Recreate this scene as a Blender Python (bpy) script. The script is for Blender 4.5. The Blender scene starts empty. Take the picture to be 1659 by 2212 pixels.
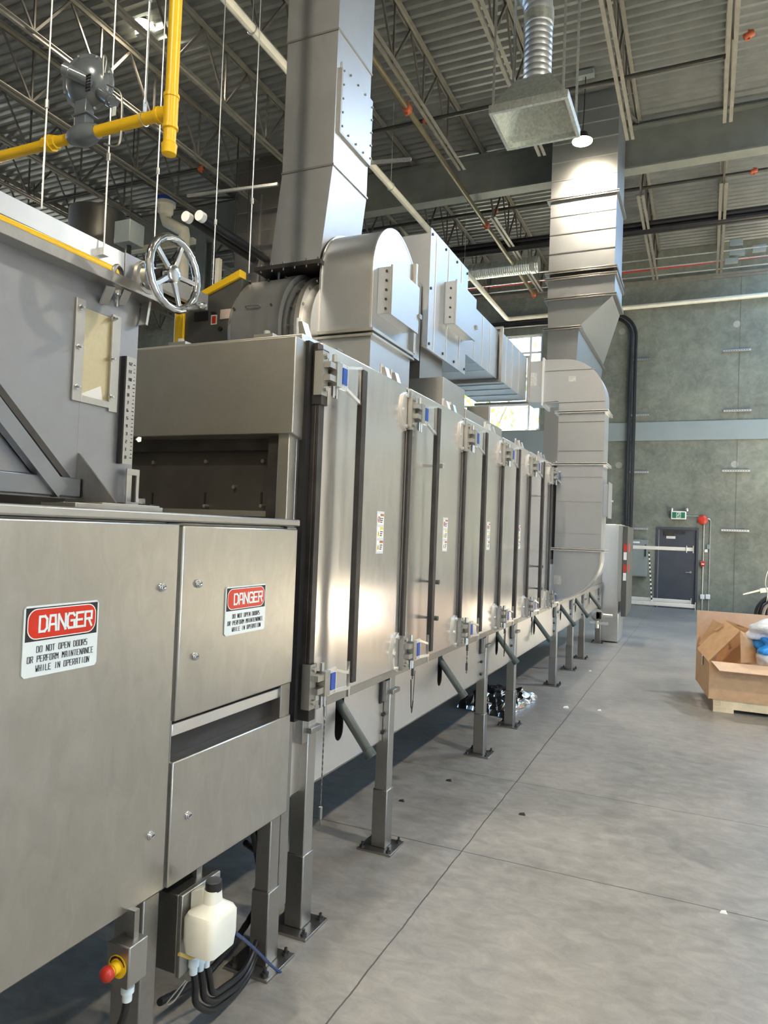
import bpy, bmesh, math, random
from mathutils import Vector, Matrix
random.seed(7)
PI = math.pi
C = bpy.context.scene.collection
SC = bpy.context.scene

# ---------------------------------------------------------------- camera
CX, CY, FPX, EYE = 829.5, 1106.0, 1541.5, 1.8
yaw, pitch, roll = (math.radians(a) for a in (24.177, 1.501, 2.171))
_f = Vector((-math.sin(yaw)*math.cos(pitch), math.cos(yaw)*math.cos(pitch), math.sin(pitch)))
_r = Vector((math.cos(yaw), math.sin(yaw), 0)); _u = _r.cross(_f)
_R = _r*math.cos(roll) + _u*math.sin(roll); _U = -_r*math.sin(roll) + _u*math.cos(roll)
ROT = Matrix((_R, _U, -_f)).transposed()
cam_d = bpy.data.cameras.new('camera'); cam = bpy.data.objects.new('camera', cam_d); C.objects.link(cam)
cam.matrix_world = Matrix.Translation((0, 0, EYE)) @ ROT.to_4x4()
cam_d.sensor_fit = 'VERTICAL'; cam_d.sensor_height = 36; cam_d.lens = 36*FPX/2212
cam_d.clip_start = .05; cam_d.clip_end = 300
SC.camera = cam
# ---------------------------------------------------------------- exposure, sky, sun, daylight
vs = SC.view_settings
vs.view_transform = 'Standard'; vs.look = 'None'; vs.gamma = 1; vs.use_curve_mapping = False
vs.exposure = 0.5
SKY = 8.5; SUN = 105.0; LAMP = 270.0
world = bpy.data.worlds.new('world'); SC.world = world; world.use_nodes = True
bg = world.node_tree.nodes['Background']
bg.inputs['Color'].default_value = (.33, .62, 1, 1); bg.inputs['Strength'].default_value = SKY
sun_d = bpy.data.lights.new('sun', 'SUN'); sun = bpy.data.objects.new('sun', sun_d); C.objects.link(sun)
sun_d.energy = SUN; sun_d.angle = .01; sun_d.color = (1, .86, .66)
sd = Vector((-.10, -.14, -1)).normalized()
sun.rotation_euler = sd.to_track_quat('-Z', 'Y').to_euler(); sun.location = (20, 10, 20)

def at(px, py, axis, c):
    """point of the place seen at (px, py) of the photo on the plane axis = c"""
    d = ROT @ Vector(((px-CX)/FPX, -(py-CY)/FPX, -1)); o = Vector((0, 0, EYE)); i = 'xyz'.index(axis)
    return o + d*((c-o[i])/d[i])

# ---------------------------------------------------------------- mesh collector
ORG = {}
NOSPLIT = {'sign_text','sign_heading','ruler_marks','disc_print','sticker_print','web','foliage','slots','dark_links','running_man','black_label','stamp','cables','deck_board_','panel_label','pane'}
SINGULAR = {'bolts':'bolt','anchor_bolts':'anchor_bolt','rivets':'rivet','seams':'seam','hatch_studs':'hatch_stud','ring_bolts':'ring_bolt','bearing_bolts':'bearing_bolt','window_bolts':'window_bolt','cover_bolts':'cover_bolt','flange_bolts':'flange_bolt','case_bolts':'case_bolt','wing_nuts':'wing_nut','hanger_straps':'hanger_strap','rungs':'rung','wheels':'wheel'}
class MB:
    def __init__(s): s.b = bmesh.new(); s.m = 0; s.n = 0
    def mat(s, i): s.m = i; return s
    def face(s, vs):
        try: f = s.b.faces.new(vs); f.material_index = s.m
        except ValueError: pass
    def hexa(s, p):            # 8 points: bottom 4 then top 4
        v = [s.b.verts.new(q) for q in p]
        for i in ((3,2,1,0),(4,5,6,7),(0,1,5,4),(1,2,6,5),(2,3,7,6),(3,0,4,7)): s.face([v[k] for k in i])
        return s
    def box(s, x0, x1, y0, y1, z0, z1):
        e = (s.n % 6)*.00013; s.n += 1      # keeps overlapping boxes of one part from sharing a plane
        x0, x1, y0, y1, z0, z1 = min(x0,x1)-e, max(x0,x1)+e, min(y0,y1)-e, max(y0,y1)+e, min(z0,z1)-e, max(z0,z1)+e
        return s.hexa([(x0,y0,z0),(x1,y0,z0),(x1,y1,z0),(x0,y1,z0),(x0,y0,z1),(x1,y0,z1),(x1,y1,z1),(x0,y1,z1)])
    def bar(s, a, b, w, h=None, up=(0,0,1)):   # rectangular bar from a to b
        a = Vector(a); b = Vector(b); h = h or w; d = (b-a).normalized(); u = Vector(up); s.n += 1; q = 1+(s.n % 5)*.006; w *= q; h *= q
        if abs(d.dot(u)) > .99: u = Vector((0,1,0))
        sx = d.cross(u).normalized()*w/2; uz = sx.cross(d).normalized()*h/2
        return s.hexa([a-sx-uz, a+sx-uz, b+sx-uz, b-sx-uz, a-sx+uz, a+sx+uz, b+sx+uz, b-sx+uz])
    def cyl(s, a, b, r, n=16, r2=None, cap=True):
        a = Vector(a); b = Vector(b); d = (b-a).normalized(); r2 = r if r2 is None else r2
        u = d.orthogonal().normalized(); w = d.cross(u)
        A = [s.b.verts.new(a + (u*math.cos(t)+w*math.sin(t))*r) for t in [2*PI*k/n for k in range(n)]]
        B = [s.b.verts.new(b + (u*math.cos(t)+w*math.sin(t))*r2) for t in [2*PI*k/n for k in range(n)]]
        for k in range(n): s.face([A[k], A[(k+1)%n], B[(k+1)%n], B[k]])
        if cap: s.face(A[::-1]); s.face(B)
        return s
    def lathe(s, a, d, prof, n=24, u=None):     # prof: (distance along d, radius)
        a = Vector(a); d = Vector(d).normalized(); u = (Vector(u) if u else d.orthogonal()).normalized(); w = d.cross(u)
        rings = []
        for t, r in prof:
            rings.append([s.b.verts.new(a + d*t + (u*math.cos(q)+w*math.sin(q))*max(r,1e-4)) for q in [2*PI*k/n for k in range(n)]])
        for A, B in zip(rings, rings[1:]):
            for k in range(n): s.face([A[k], A[(k+1)%n], B[(k+1)%n], B[k]])
        s.face(rings[0][::-1]); s.face(rings[-1])
        return s
    def tube(s, pts, r, n=8, closed=False, rf=None):
        P = [Vector(p) for p in pts]; rings = []; N = len(P); prev = None
        for i, p in enumerate(P):
            if closed: d = P[(i+1)%N]-P[i-1]
            else: d = P[min(i+1,N-1)]-P[max(i-1,0)]
            d.normalize()
            if prev is None: u = d.orthogonal().normalized()
            else:
                u = prev - d*prev.dot(d)
                u = u.normalized() if u.length > 1e-6 else d.orthogonal().normalized()
            prev = u; w = d.cross(u); rr = r if rf is None else rf(i)
            rings.append([s.b.verts.new(p+(u*math.cos(q)+w*math.sin(q))*rr) for q in [2*PI*k/n for k in range(n)]])
        for i in range(N if closed else N-1):
            A, B = rings[i], rings[(i+1)%N]
            for k in range(n): s.face([A[k], A[(k+1)%n], B[(k+1)%n], B[k]])
        if not closed: s.face(rings[0][::-1]); s.face(rings[-1])
        return s
    def prism(s, poly, axis, a, b):            # poly in the two other axes, extruded along axis from a to b
        def mk(p, t):
            return {'x': (t,p[0],p[1]), 'y': (p[0],t,p[1]), 'z': (p[0],p[1],t)}[axis]
        A = [s.b.verts.new(mk(p, a)) for p in poly]; B = [s.b.verts.new(mk(p, b)) for p in poly]; n = len(poly)
        s.face(A[::-1]); s.face(B)
        for k in range(n): s.face([A[k], A[(k+1)%n], B[(k+1)%n], B[k]])
        return s
    def ring(s, c, axis, R, r, n=32, m=10, wob=0, wn=0):
        c = Vector(c); d = Vector(axis).normalized(); u = d.orthogonal().normalized(); w = d.cross(u)
        return s.tube([c+(u*math.cos(q)+w*math.sin(q))*(R+wob*math.cos(wn*q)) for q in [2*PI*k/n for k in range(n)]], r, m, True)
    def ball(s, c, r, n=12, sc=(1,1,1)):
        mtx = Matrix.Translation(c) @ Matrix.Diagonal((*sc, 1))
        res = bmesh.ops.create_uvsphere(s.b, u_segments=n, v_segments=max(6, n//2+2), radius=r, matrix=mtx)
        for v in res['verts']:
            for f in v.link_faces: f.material_index = s.m
        return s
    def build(s, name, mats, parent=None, bevel=0, smooth=True, loc=None):
        if parent and name not in NOSPLIT:
            parts = s.clusters()
            if 1 < len(parts) <= 60:
                parts.sort(key=lambda q: -q[0]); first = None
                nm = SINGULAR.get(name, name)
                for _, mb in parts:
                    o = mb.build1(nm, mats, parent, bevel, smooth, loc); first = first or o
                s.b.free(); return first
            if 1 == len(parts): name = SINGULAR.get(name, name)
        return s.build1(name, mats, parent, bevel, smooth, loc)
    def clusters(s):
        """groups of connected pieces that touch one another"""
        b = s.b; b.verts.ensure_lookup_table(); b.verts.index_update(); seen = {}; isl = []
        for v in b.verts:
            if v.index in seen: continue
            k = len(isl); st = [v]; seen[v.index] = k; vs_ = []
            while st:
                q = st.pop(); vs_.append(q)
                for e in q.link_edges:
                    w = e.other_vert(q)
                    if w.index not in seen: seen[w.index] = k; st.append(w)
            co = [q.co for q in vs_]; isl.append((vs_, [min(c[i] for c in co)-.0025 for i in range(3)], [max(c[i] for c in co)+.0025 for i in range(3)]))
            if len(isl) > 400: return []
        par = list(range(len(isl)))
        def find(i):
            while par[i] != i: i = par[i]
            return i
        for i in range(len(isl)):
            for j in range(i):
                if all(isl[i][1][a] <= isl[j][2][a] and isl[j][1][a] <= isl[i][2][a] for a in range(3)): par[find(i)] = find(j)
        G = {}
        for i in range(len(isl)): G.setdefault(find(i), []).append(i)
        if len(G) <= 1 or len(G) > 60: return [None]*len(G)
        out = []
        for ids in G.values():
            m = MB(); mp = {}; lo = [min(isl[i][1][a] for i in ids) for a in range(3)]; hi = [max(isl[i][2][a] for i in ids) for a in range(3)]
            for i in ids:
                for v in isl[i][0]: mp[v.index] = m.b.verts.new(v.co)
            fs = set(f for i in ids for v in isl[i][0] for f in v.link_faces)
            for f in fs: nf = m.b.faces.new([mp[v.index] for v in f.verts]); nf.material_index = f.material_index
            out.append(((hi[0]-lo[0])*(hi[1]-lo[1])+(hi[1]-lo[1])*(hi[2]-lo[2])+(hi[0]-lo[0])*(hi[2]-lo[2]), m))
        return out
    def build1(s, name, mats, parent=None, bevel=0, smooth=True, loc=None):
        bmesh.ops.recalc_face_normals(s.b, faces=s.b.faces[:])
        L = Vector(loc) if loc is not None else (ORG[parent] if parent else Vector((0,0,0)))
        if L.length: bmesh.ops.translate(s.b, verts=s.b.verts[:], vec=-L)
        me = bpy.data.meshes.new(name); s.b.to_mesh(me); s.b.free()
        for q in (mats if isinstance(mats, (list, tuple)) else [mats]): me.materials.append(q)
        if smooth and len(me.polygons):
            me.shade_smooth(); me.set_sharp_from_angle(angle=math.radians(35))
        o = bpy.data.objects.new(name, me); C.objects.link(o); ORG[o] = L.copy()
        if parent: o.parent = parent
        else: o.location = L
        if bevel:
            b = o.modifiers.new('bevel', 'BEVEL'); b.width = bevel; b.segments = 2; b.limit_method = 'ANGLE'; b.angle_limit = math.radians(40)
        return o

def tag(o, label=None, cat=None, group=None, kind=None):
    if label: o['label'] = label
    if cat: o['category'] = cat
    if group: o['group'] = group
    if kind: o['kind'] = kind
    return o
def thing(name, loc, label, cat, group=None):
    o = bpy.data.objects.new(name, None); C.objects.link(o); o.location = loc; o.empty_display_size = .1
    ORG[o] = Vector(loc); return tag(o, label, cat, group)
def dup(o, loc=None, parent=None, label=None):
    c = o.copy(); C.objects.link(c); c.parent = parent
    if loc is not None: c.location = loc
    if label: c['label'] = label
    ORG[c] = Vector(c.location)
    for ch in [q for q in SC_children(o)]: dup(ch, None, c)
    return c
def SC_children(o): return [q for q in bpy.data.objects if q.parent == o]
def struct(o): o['kind'] = 'structure'; return o

# ---------------------------------------------------------------- materials (procedural)
def newmat(name):
    m = bpy.data.materials.new(name); m.use_nodes = True; nt = m.node_tree
    return m, nt, nt.nodes['Principled BSDF']
def ramp(nt, fac, a, b, p0=.3, p1=.7):
    r = nt.nodes.new('ShaderNodeValToRGB'); r.color_ramp.elements[0].position = p0; r.color_ramp.elements[1].position = p1
    r.color_ramp.elements[0].color = (*a, 1); r.color_ramp.elements[1].color = (*b, 1)
    nt.links.new(fac, r.inputs[0]); return r.outputs[0]
def noise(nt, scale, detail=4, rough=.55, stretch=(1,1,1), coord='Object', dist=0):
    tc = nt.nodes.new('ShaderNodeTexCoord'); mp = nt.nodes.new('ShaderNodeMapping'); mp.inputs['Scale'].default_value = stretch
    n = nt.nodes.new('ShaderNodeTexNoise'); n.inputs['Scale'].default_value = scale; n.inputs['Detail'].default_value = detail
    n.inputs['Roughness'].default_value = rough; n.inputs['Distortion'].default_value = dist
    nt.links.new(tc.outputs[coord], mp.inputs[0]); nt.links.new(mp.outputs[0], n.inputs['Vector']); return n.outputs['Fac']
def plain(name, col, rough=.5, metal=0, var=.12, scale=9, bump=0, spec=None):
    m, nt, p = newmat(name); p.inputs['Roughness'].default_value = rough; p.inputs['Metallic'].default_value = metal
    if spec is not None: p.inputs['Specular IOR Level'].default_value = spec
    nz = noise(nt, scale)
    nt.links.new(ramp(nt, nz, tuple(c*(1-var) for c in col), tuple(min(1, c*(1+var)) for c in col)), p.inputs['Base Color'])
    if bump:
        b = nt.nodes.new('ShaderNodeBump'); b.inputs['Strength'].default_value = bump; b.inputs['Distance'].default_value = .01
        nt.links.new(nz, b.inputs['Height']); nt.links.new(b.outputs[0], p.inputs['Normal'])
    return m
def steel(name, col, r0, r1, scale=3, wave=.15, stretch=(1,1,1), smudge=.08):
    """brushed sheet metal: blotchy roughness, hand smudges, gentle oil-canning"""
    m, nt, p = newmat(name); p.inputs['Metallic'].default_value = 1
    n1 = noise(nt, scale, 5, .6, stretch); n2 = noise(nt, scale*7, 6, .65, stretch, dist=1.2)
    mx = nt.nodes.new('ShaderNodeMath'); mx.operation = 'MULTIPLY_ADD'; mx.inputs[1].default_value = .5
    nt.links.new(n1, mx.inputs[0]); h = nt.nodes.new('ShaderNodeMath'); h.operation = 'MULTIPLY'; h.inputs[1].default_value = .5
    nt.links.new(n2, h.inputs[0]); nt.links.new(h.outputs[0], mx.inputs[2])
    mr = nt.nodes.new('ShaderNodeMapRange'); mr.inputs['From Min'].default_value = .3; mr.inputs['From Max'].default_value = .7
    mr.inputs['To Min'].default_value = r0; mr.inputs['To Max'].default_value = r1
    nt.links.new(mx.outputs[0], mr.inputs[0]); nt.links.new(mr.outputs[0], p.inputs['Roughness'])
    nt.links.new(ramp(nt, n2, tuple(c*(1-smudge) for c in col), tuple(min(1,c*(1+smudge)) for c in col), .25, .75), p.inputs['Base Color'])
    b = nt.nodes.new('ShaderNodeBump'); b.inputs['Strength'].default_value = wave; b.inputs['Distance'].default_value = .02
    nw = noise(nt, 1.6, 2, .4); nt.links.new(nw, b.inputs['Height']); nt.links.new(b.outputs[0], p.inputs['Normal'])
    return m
def galv(name, col, rough=.42, scale=40):
    m, nt, p = newmat(name); p.inputs['Metallic'].default_value = .85; p.inputs['Roughness'].default_value = rough
    tc = nt.nodes.new('ShaderNodeTexCoord'); v = nt.nodes.new('ShaderNodeTexVoronoi'); v.inputs['Scale'].default_value = scale
    nt.links.new(tc.outputs['Object'], v.inputs['Vector'])
    bw = nt.nodes.new('ShaderNodeRGBToBW'); nt.links.new(v.outputs['Color'], bw.inputs[0])
    nt.links.new(ramp(nt, bw.outputs[0], tuple(c*.88 for c in col), tuple(min(1,c*1.1) for c in col), .2, .8), p.inputs['Base Color'])
    return m
def emis(name, col, s):
    m, nt, p = newmat(name); p.inputs['Base Color'].default_value = (*col, 1)
    p.inputs['Emission Color'].default_value = (*col, 1); p.inputs['Emission Strength'].default_value = s; return m

SS = steel('stainless sheet', (.62,.60,.56), .285, .34, 2, .06, smudge=.03)
SSD = steel('stainless door skin', (.80,.77,.73), .15, .24, 1.6, .16, (1, 1, .35), .03)
SSD.node_tree.nodes['Principled BSDF'].inputs['Metallic'].default_value = .82
SSB = steel('stainless skirt', (.84,.84,.83), .285, .34, 2, .06, smudge=.03)
SSR = steel('mill finish stainless', (.46,.46,.435), .36, .46, 3, .05, smudge=.05)
SSK = steel('dull stainless frame', (.37,.365,.345), .34, .46, 5, .04, smudge=.08)
SSHOP = steel('brushed hopper plate', (.33,.345,.37), .34, .42, 3, .04, smudge=.04)
DUCT = steel('duct sheet', (.49,.52,.55), .36, .46, 1.4, .18, smudge=.04)
CHROME = steel('polished aluminium', (.60,.62,.65), .10, .18, 8, .02, smudge=.02)
SSC = steel('cabinet door finish', (.53,.525,.49), .285, .37, 1.8, .30, (1, 1, .5), .10)
GALV = galv('galvanised sheet', (.62,.66,.62))
GALVB = galv('galvanised strut', (.66,.68,.68), .35, 60)
DECK = plain('galvanised roof deck', (.26,.275,.265), .36, .6, .12, 3)
ZINC = plain('zinc plated steel', (.62,.66,.70), .35, .8, .05, 5)
JOIST = plain('joist paint', (.20,.195,.165), .5, .1, .15, 6)
BEAM = plain('beam primer', (.17,.185,.17), .55, 0, .12, 3)
DARKST = plain('dark steel', (.055,.052,.05), .42, .5, .3, 8)
BLACK = plain('black rubber', (.012,.012,.013), .45, 0, .3, 10)
BLKPIPE = plain('black pipe', (.018,.018,.02), .3, 0, .3, 4)
YEL = plain('yellow paint', (.78,.50,.015), .32, 0, .07, 5)
GREY = plain('burner grey paint', (.135,.145,.15), .45, 0, .12, 6)
GREYD = plain('burner dark panel', (.075,.078,.075), .5, 0, .15, 6)
PVC = plain('grey pvc', (.06,.075,.07), .3, 0, .1, 12)
WHPIPE = plain('cream pvc pipe', (.72,.70,.58), .4, 0, .08, 5)
RED = plain('red paint', (.50,.035,.02), .35, 0, .1, 10)
ORANGE = plain('orange coupling', (.42,.09,.03), .5, 0, .2, 20)
WHITE = plain('white plastic', (.82,.84,.84), .35, 0, .03, 10)
SIGNW = plain('sign white', (.66,.74,.76), .25, 0, .03, 10)
SIGNR = plain('sign red', (.55,.03,.012), .28, 0, .04, 10)
BLUE = plain('blue label', (.015,.07,.36), .3, 0, .1, 60)
GREEN = plain('exit green', (.01,.17,.08), .4, 0, .05, 20)
DOORP = plain('door paint', (.055,.065,.085), .42, 0, .08, 4)
PANELG = plain('panel grey paint', (.24,.28,.28), .4, .1, .05, 4)
CARD = plain('cardboard', (.56,.35,.19), .85, 0, .08, 14, .05)
CARDIN = plain('cardboard liner', (.66,.47,.33), .85, 0, .06, 14)
WOOD = plain('pallet pine', (.74,.60,.38), .7, 0, .14, 6, .1)
BAGW = plain('bag film', (.78,.83,.90), .25, 0, .12, 30)
BAGB = plain('blue plastic', (.03,.30,.85), .25, 0, .3, 25)
BROWN = plain('sticker brown', (.36,.16,.09), .5, 0, .05)
STKY = plain('sticker yellow', (.72,.60,.08), .5, 0, .05)
BOTTLE = plain('milky polyethylene', (.72,.73,.65), .38, 0, .06, 6)
NEON = plain('neon tape', (.55,.62,.05), .5, 0, .1)
LAMPTAN = steel('lamplit window tan', (.60,.54,.36), .3, .4, 5, .3)  # clear pane; the tan of the lamplit inside is put into its colour
FOIL = steel('crumpled foil', (.85,.86,.88), .08, .25, 9, .6)
LEAF = plain('leaves', (.26,.36,.05), .7, 0, .6, 3)
BARK = plain('bark', (.16,.12,.08), .9, 0, .2, 5)
GRASS = plain('grass', (.12,.2,.04), .9, 0, .3, 3)
LAMPE = emis('lamp glass', (1, .84, .60), 160)
def glassmat():
    m, nt, p = newmat('window glass'); p.inputs['Base Color'].default_value = (.95,.98,.97,1); p.inputs['Roughness'].default_value = 0
    mixn = nt.nodes.new('ShaderNodeMixShader'); tr = nt.nodes.new('ShaderNodeBsdfTransparent'); gl = nt.nodes.new('ShaderNodeBsdfGlossy')
    gl.inputs['Roughness'].default_value = 0; mixn.inputs[0].default_value = .06
    out = nt.nodes['Material Output']; nt.links.new(tr.outputs[0], mixn.inputs[1]); nt.links.new(gl.outputs[0], mixn.inputs[2])
    nt.links.new(mixn.outputs[0], out.inputs[0]); return m
GLASS = glassmat()
def concrete_floor():
    m, nt, p = newmat('concrete floor'); N = nt.nodes; Lk = nt.links
    big = noise(nt, .9, 6, .6, dist=.2); fine = noise(nt, 7, 8, .7, (1, 1.6, 1), dist=.5)
    c1 = ramp(nt, big, (.20,.20,.19), (.32,.31,.285), .40, .60); c2 = ramp(nt, fine, (.15,.15,.145), (.38,.375,.35), .36, .66)
    mx = N.new('ShaderNodeMix'); mx.data_type = 'RGBA'; mx.inputs['Factor'].default_value = .45
    Lk.new(c1, mx.inputs['A']); Lk.new(c2, mx.inputs['B'])
    tc = N.new('ShaderNodeTexCoord'); sp = N.new('ShaderNodeSeparateXYZ'); Lk.new(tc.outputs['Object'], sp.inputs[0])
    wob = noise(nt, 3, 4, .7)
    w = N.new('ShaderNodeMath'); w.operation = 'MULTIPLY_ADD'; w.inputs[1].default_value = .02; w.inputs[2].default_value = -.01; Lk.new(wob, w.inputs[0])
    cur = None
    for axis, c, hw in (('X', -1.21, .0035), ('Y', 3.95, .0035), ('Y', 5.24, .003), ('Y', 14.6, .004), ('X', 4.9, .004)):
        a = N.new('ShaderNodeMath'); a.operation = 'ADD'; Lk.new(sp.outputs[axis], a.inputs[0]); Lk.new(w.outputs[0], a.inputs[1])
        s_ = N.new('ShaderNodeMath'); s_.operation = 'SUBTRACT'; Lk.new(a.outputs[0], s_.inputs[0]); s_.inputs[1].default_value = c
        ab = N.new('ShaderNodeMath'); ab.operation = 'ABSOLUTE'; Lk.new(s_.outputs[0], ab.inputs[0])
        lt = N.new('ShaderNodeMath'); lt.operation = 'LESS_THAN'; lt.inputs[1].default_value = hw; Lk.new(ab.outputs[0], lt.inputs[0])
        if cur is None: cur = lt.outputs[0]
        else:
            q = N.new('ShaderNodeMath'); q.operation = 'MAXIMUM'; Lk.new(cur, q.inputs[0]); Lk.new(lt.outputs[0], q.inputs[1]); cur = q.outputs[0]
    m2 = N.new('ShaderNodeMix'); m2.data_type = 'RGBA'; Lk.new(cur, m2.inputs['Factor']); Lk.new(mx.outputs['Result'], m2.inputs['A'])
    m2.inputs['B'].default_value = (.06,.06,.055,1); Lk.new(m2.outputs['Result'], p.inputs['Base Color'])
    mr = N.new('ShaderNodeMapRange'); mr.inputs['To Min'].default_value = .28; mr.inputs['To Max'].default_value = .5; Lk.new(fine, mr.inputs[0]); Lk.new(mr.outputs[0], p.inputs['Roughness'])
    b = N.new('ShaderNodeBump'); b.inputs['Strength'].default_value = .08; b.inputs['Distance'].default_value = .01; Lk.new(fine, b.inputs['Height']); Lk.new(b.outputs[0], p.inputs['Normal'])
    return m
FLOORM = concrete_floor()
def concrete_wall():
    m, nt, p = newmat('tilt up concrete'); p.inputs['Roughness'].default_value = .75
    a = noise(nt, .5, 7, .62, dist=.3); f = noise(nt, 5, 8, .75, dist=.5)
    c1 = ramp(nt, a, (.115,.13,.11), (.22,.24,.20), .40, .60); c2 = ramp(nt, f, (.11,.125,.105), (.28,.30,.255), .38, .64)
    mx = nt.nodes.new('ShaderNodeMix'); mx.data_type = 'RGBA'; mx.inputs['Factor'].default_value = .4
    nt.links.new(c1, mx.inputs['A']); nt.links.new(c2, mx.inputs['B']); nt.links.new(mx.outputs['Result'], p.inputs['Base Color']); return m
WALLM = concrete_wall()
WALLP = plain('painted wall', (.42,.41,.37), .8, 0, .06, 1)

# stroke lettering ---------------------------------------------------
FONT = {'A':[(0,0,.15,1,.85,1,1,0),(.08,.4,.92,.4)],'B':[(0,0,0,1,.8,1,.95,.75,.8,.5,0,.5),(.8,.5,1,.25,.8,0,0,0)],'C':[(1,1,0,1,0,0,1,0)],'D':[(0,0,0,1,.7,1,1,.8,1,.2,.7,0,0,0)],
 'E':[(1,1,0,1,0,0,1,0),(0,.5,.8,.5)],'F':[(1,1,0,1,0,0),(0,.5,.8,.5)],'G':[(1,.85,.8,1,.2,1,0,.8,0,.2,.2,0,1,0,1,.5,.55,.5)],'H':[(0,0,0,1),(1,0,1,1),(0,.5,1,.5)],
 'I':[(.5,0,.5,1)],'L':[(0,1,0,0,1,0)],'M':[(0,0,0,1,.5,.5,1,1,1,0)],'N':[(0,0,0,1,1,0,1,1)],'O':[(0,0,0,1,1,1,1,0,0,0)],'P':[(0,0,0,1,1,1,1,.5,0,.5)],
 'R':[(0,0,0,1,1,1,1,.5,0,.5),(.55,.5,1,0)],'S':[(1,1,0,1,0,.5,1,.5,1,0,0,0)],'T':[(0,1,1,1),(.5,1,.5,0)],'W':[(0,1,.2,0,.5,.5,.8,0,1,1)],'V':[(0,1,.5,0,1,1)],'U':[(0,1,0,0,1,0,1,1)],'Y':[(0,1,.5,.5,1,1),(.5,.5,.5,0)],
 '0':[(0,0,0,1,1,1,1,0,0,0)],'1':[(.2,.8,.5,1,.5,0)],'2':[(0,1,1,1,1,.5,0,.5,0,0,1,0)],'3':[(0,1,1,1,1,0,0,0),(.2,.5,1,.5)],'4':[(0,1,0,.5,1,.5),(.8,1,.8,0)],
 '5':[(1,1,0,1,0,.5,1,.5,1,0,0,0)],'6':[(1,1,0,1,0,0,1,0,1,.5,0,.5)],'7':[(0,1,1,1,.4,0)],'8':[(0,0,0,1,1,1,1,0,0,0),(0,.5,1,.5)],'9':[(1,.5,0,.5,0,1,1,1,1,0,0,0)],'-':[(0,.5,1,.5)]}
def write(mb, text, o, du, dv, h, w, gap, sw, th=.0012):
    """stroke letters from point o, running along du, up dv; sits th proud"""
    o = Vector(o); du = Vector(du).normalized(); dv = Vector(dv).normalized(); n = du.cross(dv); x = 0; th0 = th; cnt = 0
    for ch in text:
        for st in FONT.get(ch, []):
            P = [o + du*(x+st[i]*w) + dv*(st[i+1]*h) for i in range(0, len(st), 2)]
            for a, b in zip(P, P[1:]):
                d = (b-a).normalized()*sw/2; cnt += 1; th = th0*(1+.06*(cnt % 7))
                mb.bar(a-d+n*th/2, b+d+n*th/2, sw, th, up=n)
        x += w+gap
    return x
# ================================================================ building shell
X0, X1, Y0, Y1, ZD = -24.0, 8.0, -7.0, 20.9, 9.85
struct(MB().box(X0-.3, X1+.3, Y0-.3, Y1+.3, -.3, 0).build('floor', FLOORM, smooth=False))
def wall(name, axis, c, th, u0, u1, z1, holes, mat, label=None):
    """wall in the plane axis=c with rectangular openings (u0,u1,z0,z1), tiled around them"""
    us = sorted({u0, u1, *[h[0] for h in holes], *[h[1] for h in holes]}); zs = sorted({0, z1, *[h[2] for h in holes], *[h[3] for h in holes]})
    mb = MB()
    for a, b in zip(us, us[1:]):
        run = []
        for d, e in zip(zs, zs[1:]):
            if any(h[0] <= a+1e-6 and h[1] >= b-1e-6 and h[2] <= d+1e-6 and h[3] >= e-1e-6 for h in holes): continue
            if run and abs(run[-1][1]-d) < 1e-6: run[-1][1] = e
            else: run.append([d, e])
        for d, e in run:
            if axis == 'y': mb.box(a, b, c, c+th, d, e)
            else: mb.box(c, c+th, a, b, d, e)
    return struct(mb.build(name, mat, smooth=False))
WH = [(-7.6, -4.47, 4.93, 7.78), (1.9, 4.5, 8.5, 9.65), (4.8, 7.4, 8.5, 9.65)]  # last two are added high windows, unseen, lighting the steel from the right
DR = (-1.176, -.12, 0, 2.19)
wall('wall_back', 'y', Y1, .25, X0, X1, 10.2, WH+[DR], WALLM)
RH = [(-2.0, 4.5, 0, 4.6)]  # loading door opening, added out of view to let daylight in
wall('wall_right', 'x', X1, .25, Y0, Y1, 10.2, RH, WALLP)
wall('wall_left', 'x', X0-.25, .25, Y0, Y1, 10.2, [(a, a+2.6, 5.4, 8.2) for a in (0, 6, 12)], WALLP)
wall('wall_front', 'y', Y0-.25, .25, X0, X1, 10.2, [], WALLP)
prof = []; y = Y0
while y < Y1:
    prof += [(y, ZD+.07), (y+.04, ZD), (y+.10, ZD), (y+.14, ZD+.07)]; y += .2
prof = [p for p in prof if p[0] <= Y1]
pp = prof + [(prof[-1][0], ZD+.14), (prof[0][0], ZD+.14)]
SKX0, SKX1, SKY0, SKY1 = 2.2, 7.2, 12.2, 19.8  # added skylight opening, lights the floor mirrored in the oven doors
def strip(x0, x1, ya, yb):
    q = [p for p in prof if ya-1e-6 <= p[0] <= yb+1e-6]; return q + [(q[-1][0], ZD+.14), (q[0][0], ZD+.14)], x0, x1
m = MB()
for x0, x1, ya, yb in ((X0, SKX0, Y0, Y1), (SKX1, X1, Y0, Y1), (SKX0, SKX1, Y0, SKY0), (SKX0, SKX1, SKY1, Y1)):
    q, a, b = strip(x0, x1, ya, yb); m.prism(q, 'x', a, b)
struct(m.build('ceiling', DECK, smooth=False))
m = MB()
for a, b, c, d in ((SKX0, SKX1, SKY0, SKY0+.05), (SKX0, SKX1, SKY1-.05, SKY1), (SKX0, SKX0+.05, SKY0, SKY1), (SKX1-.05, SKX1, SKY0, SKY1)): m.box(a, b, c, d, ZD, ZD+.45)
for y in (13.3, 15.1, 16.9): m.box(SKX0, SKX1, y-.03, y+.03, ZD+.38, ZD+.44)
w = struct(m.build('window_9', WHITE, smooth=False)); MB().box(SKX0, SKX1, SKY0, SKY1, ZD+.45, ZD+.46).build('pane', GLASS, w, smooth=False)  # unseen skylight, added for its daylight on floor and ducts
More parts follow.
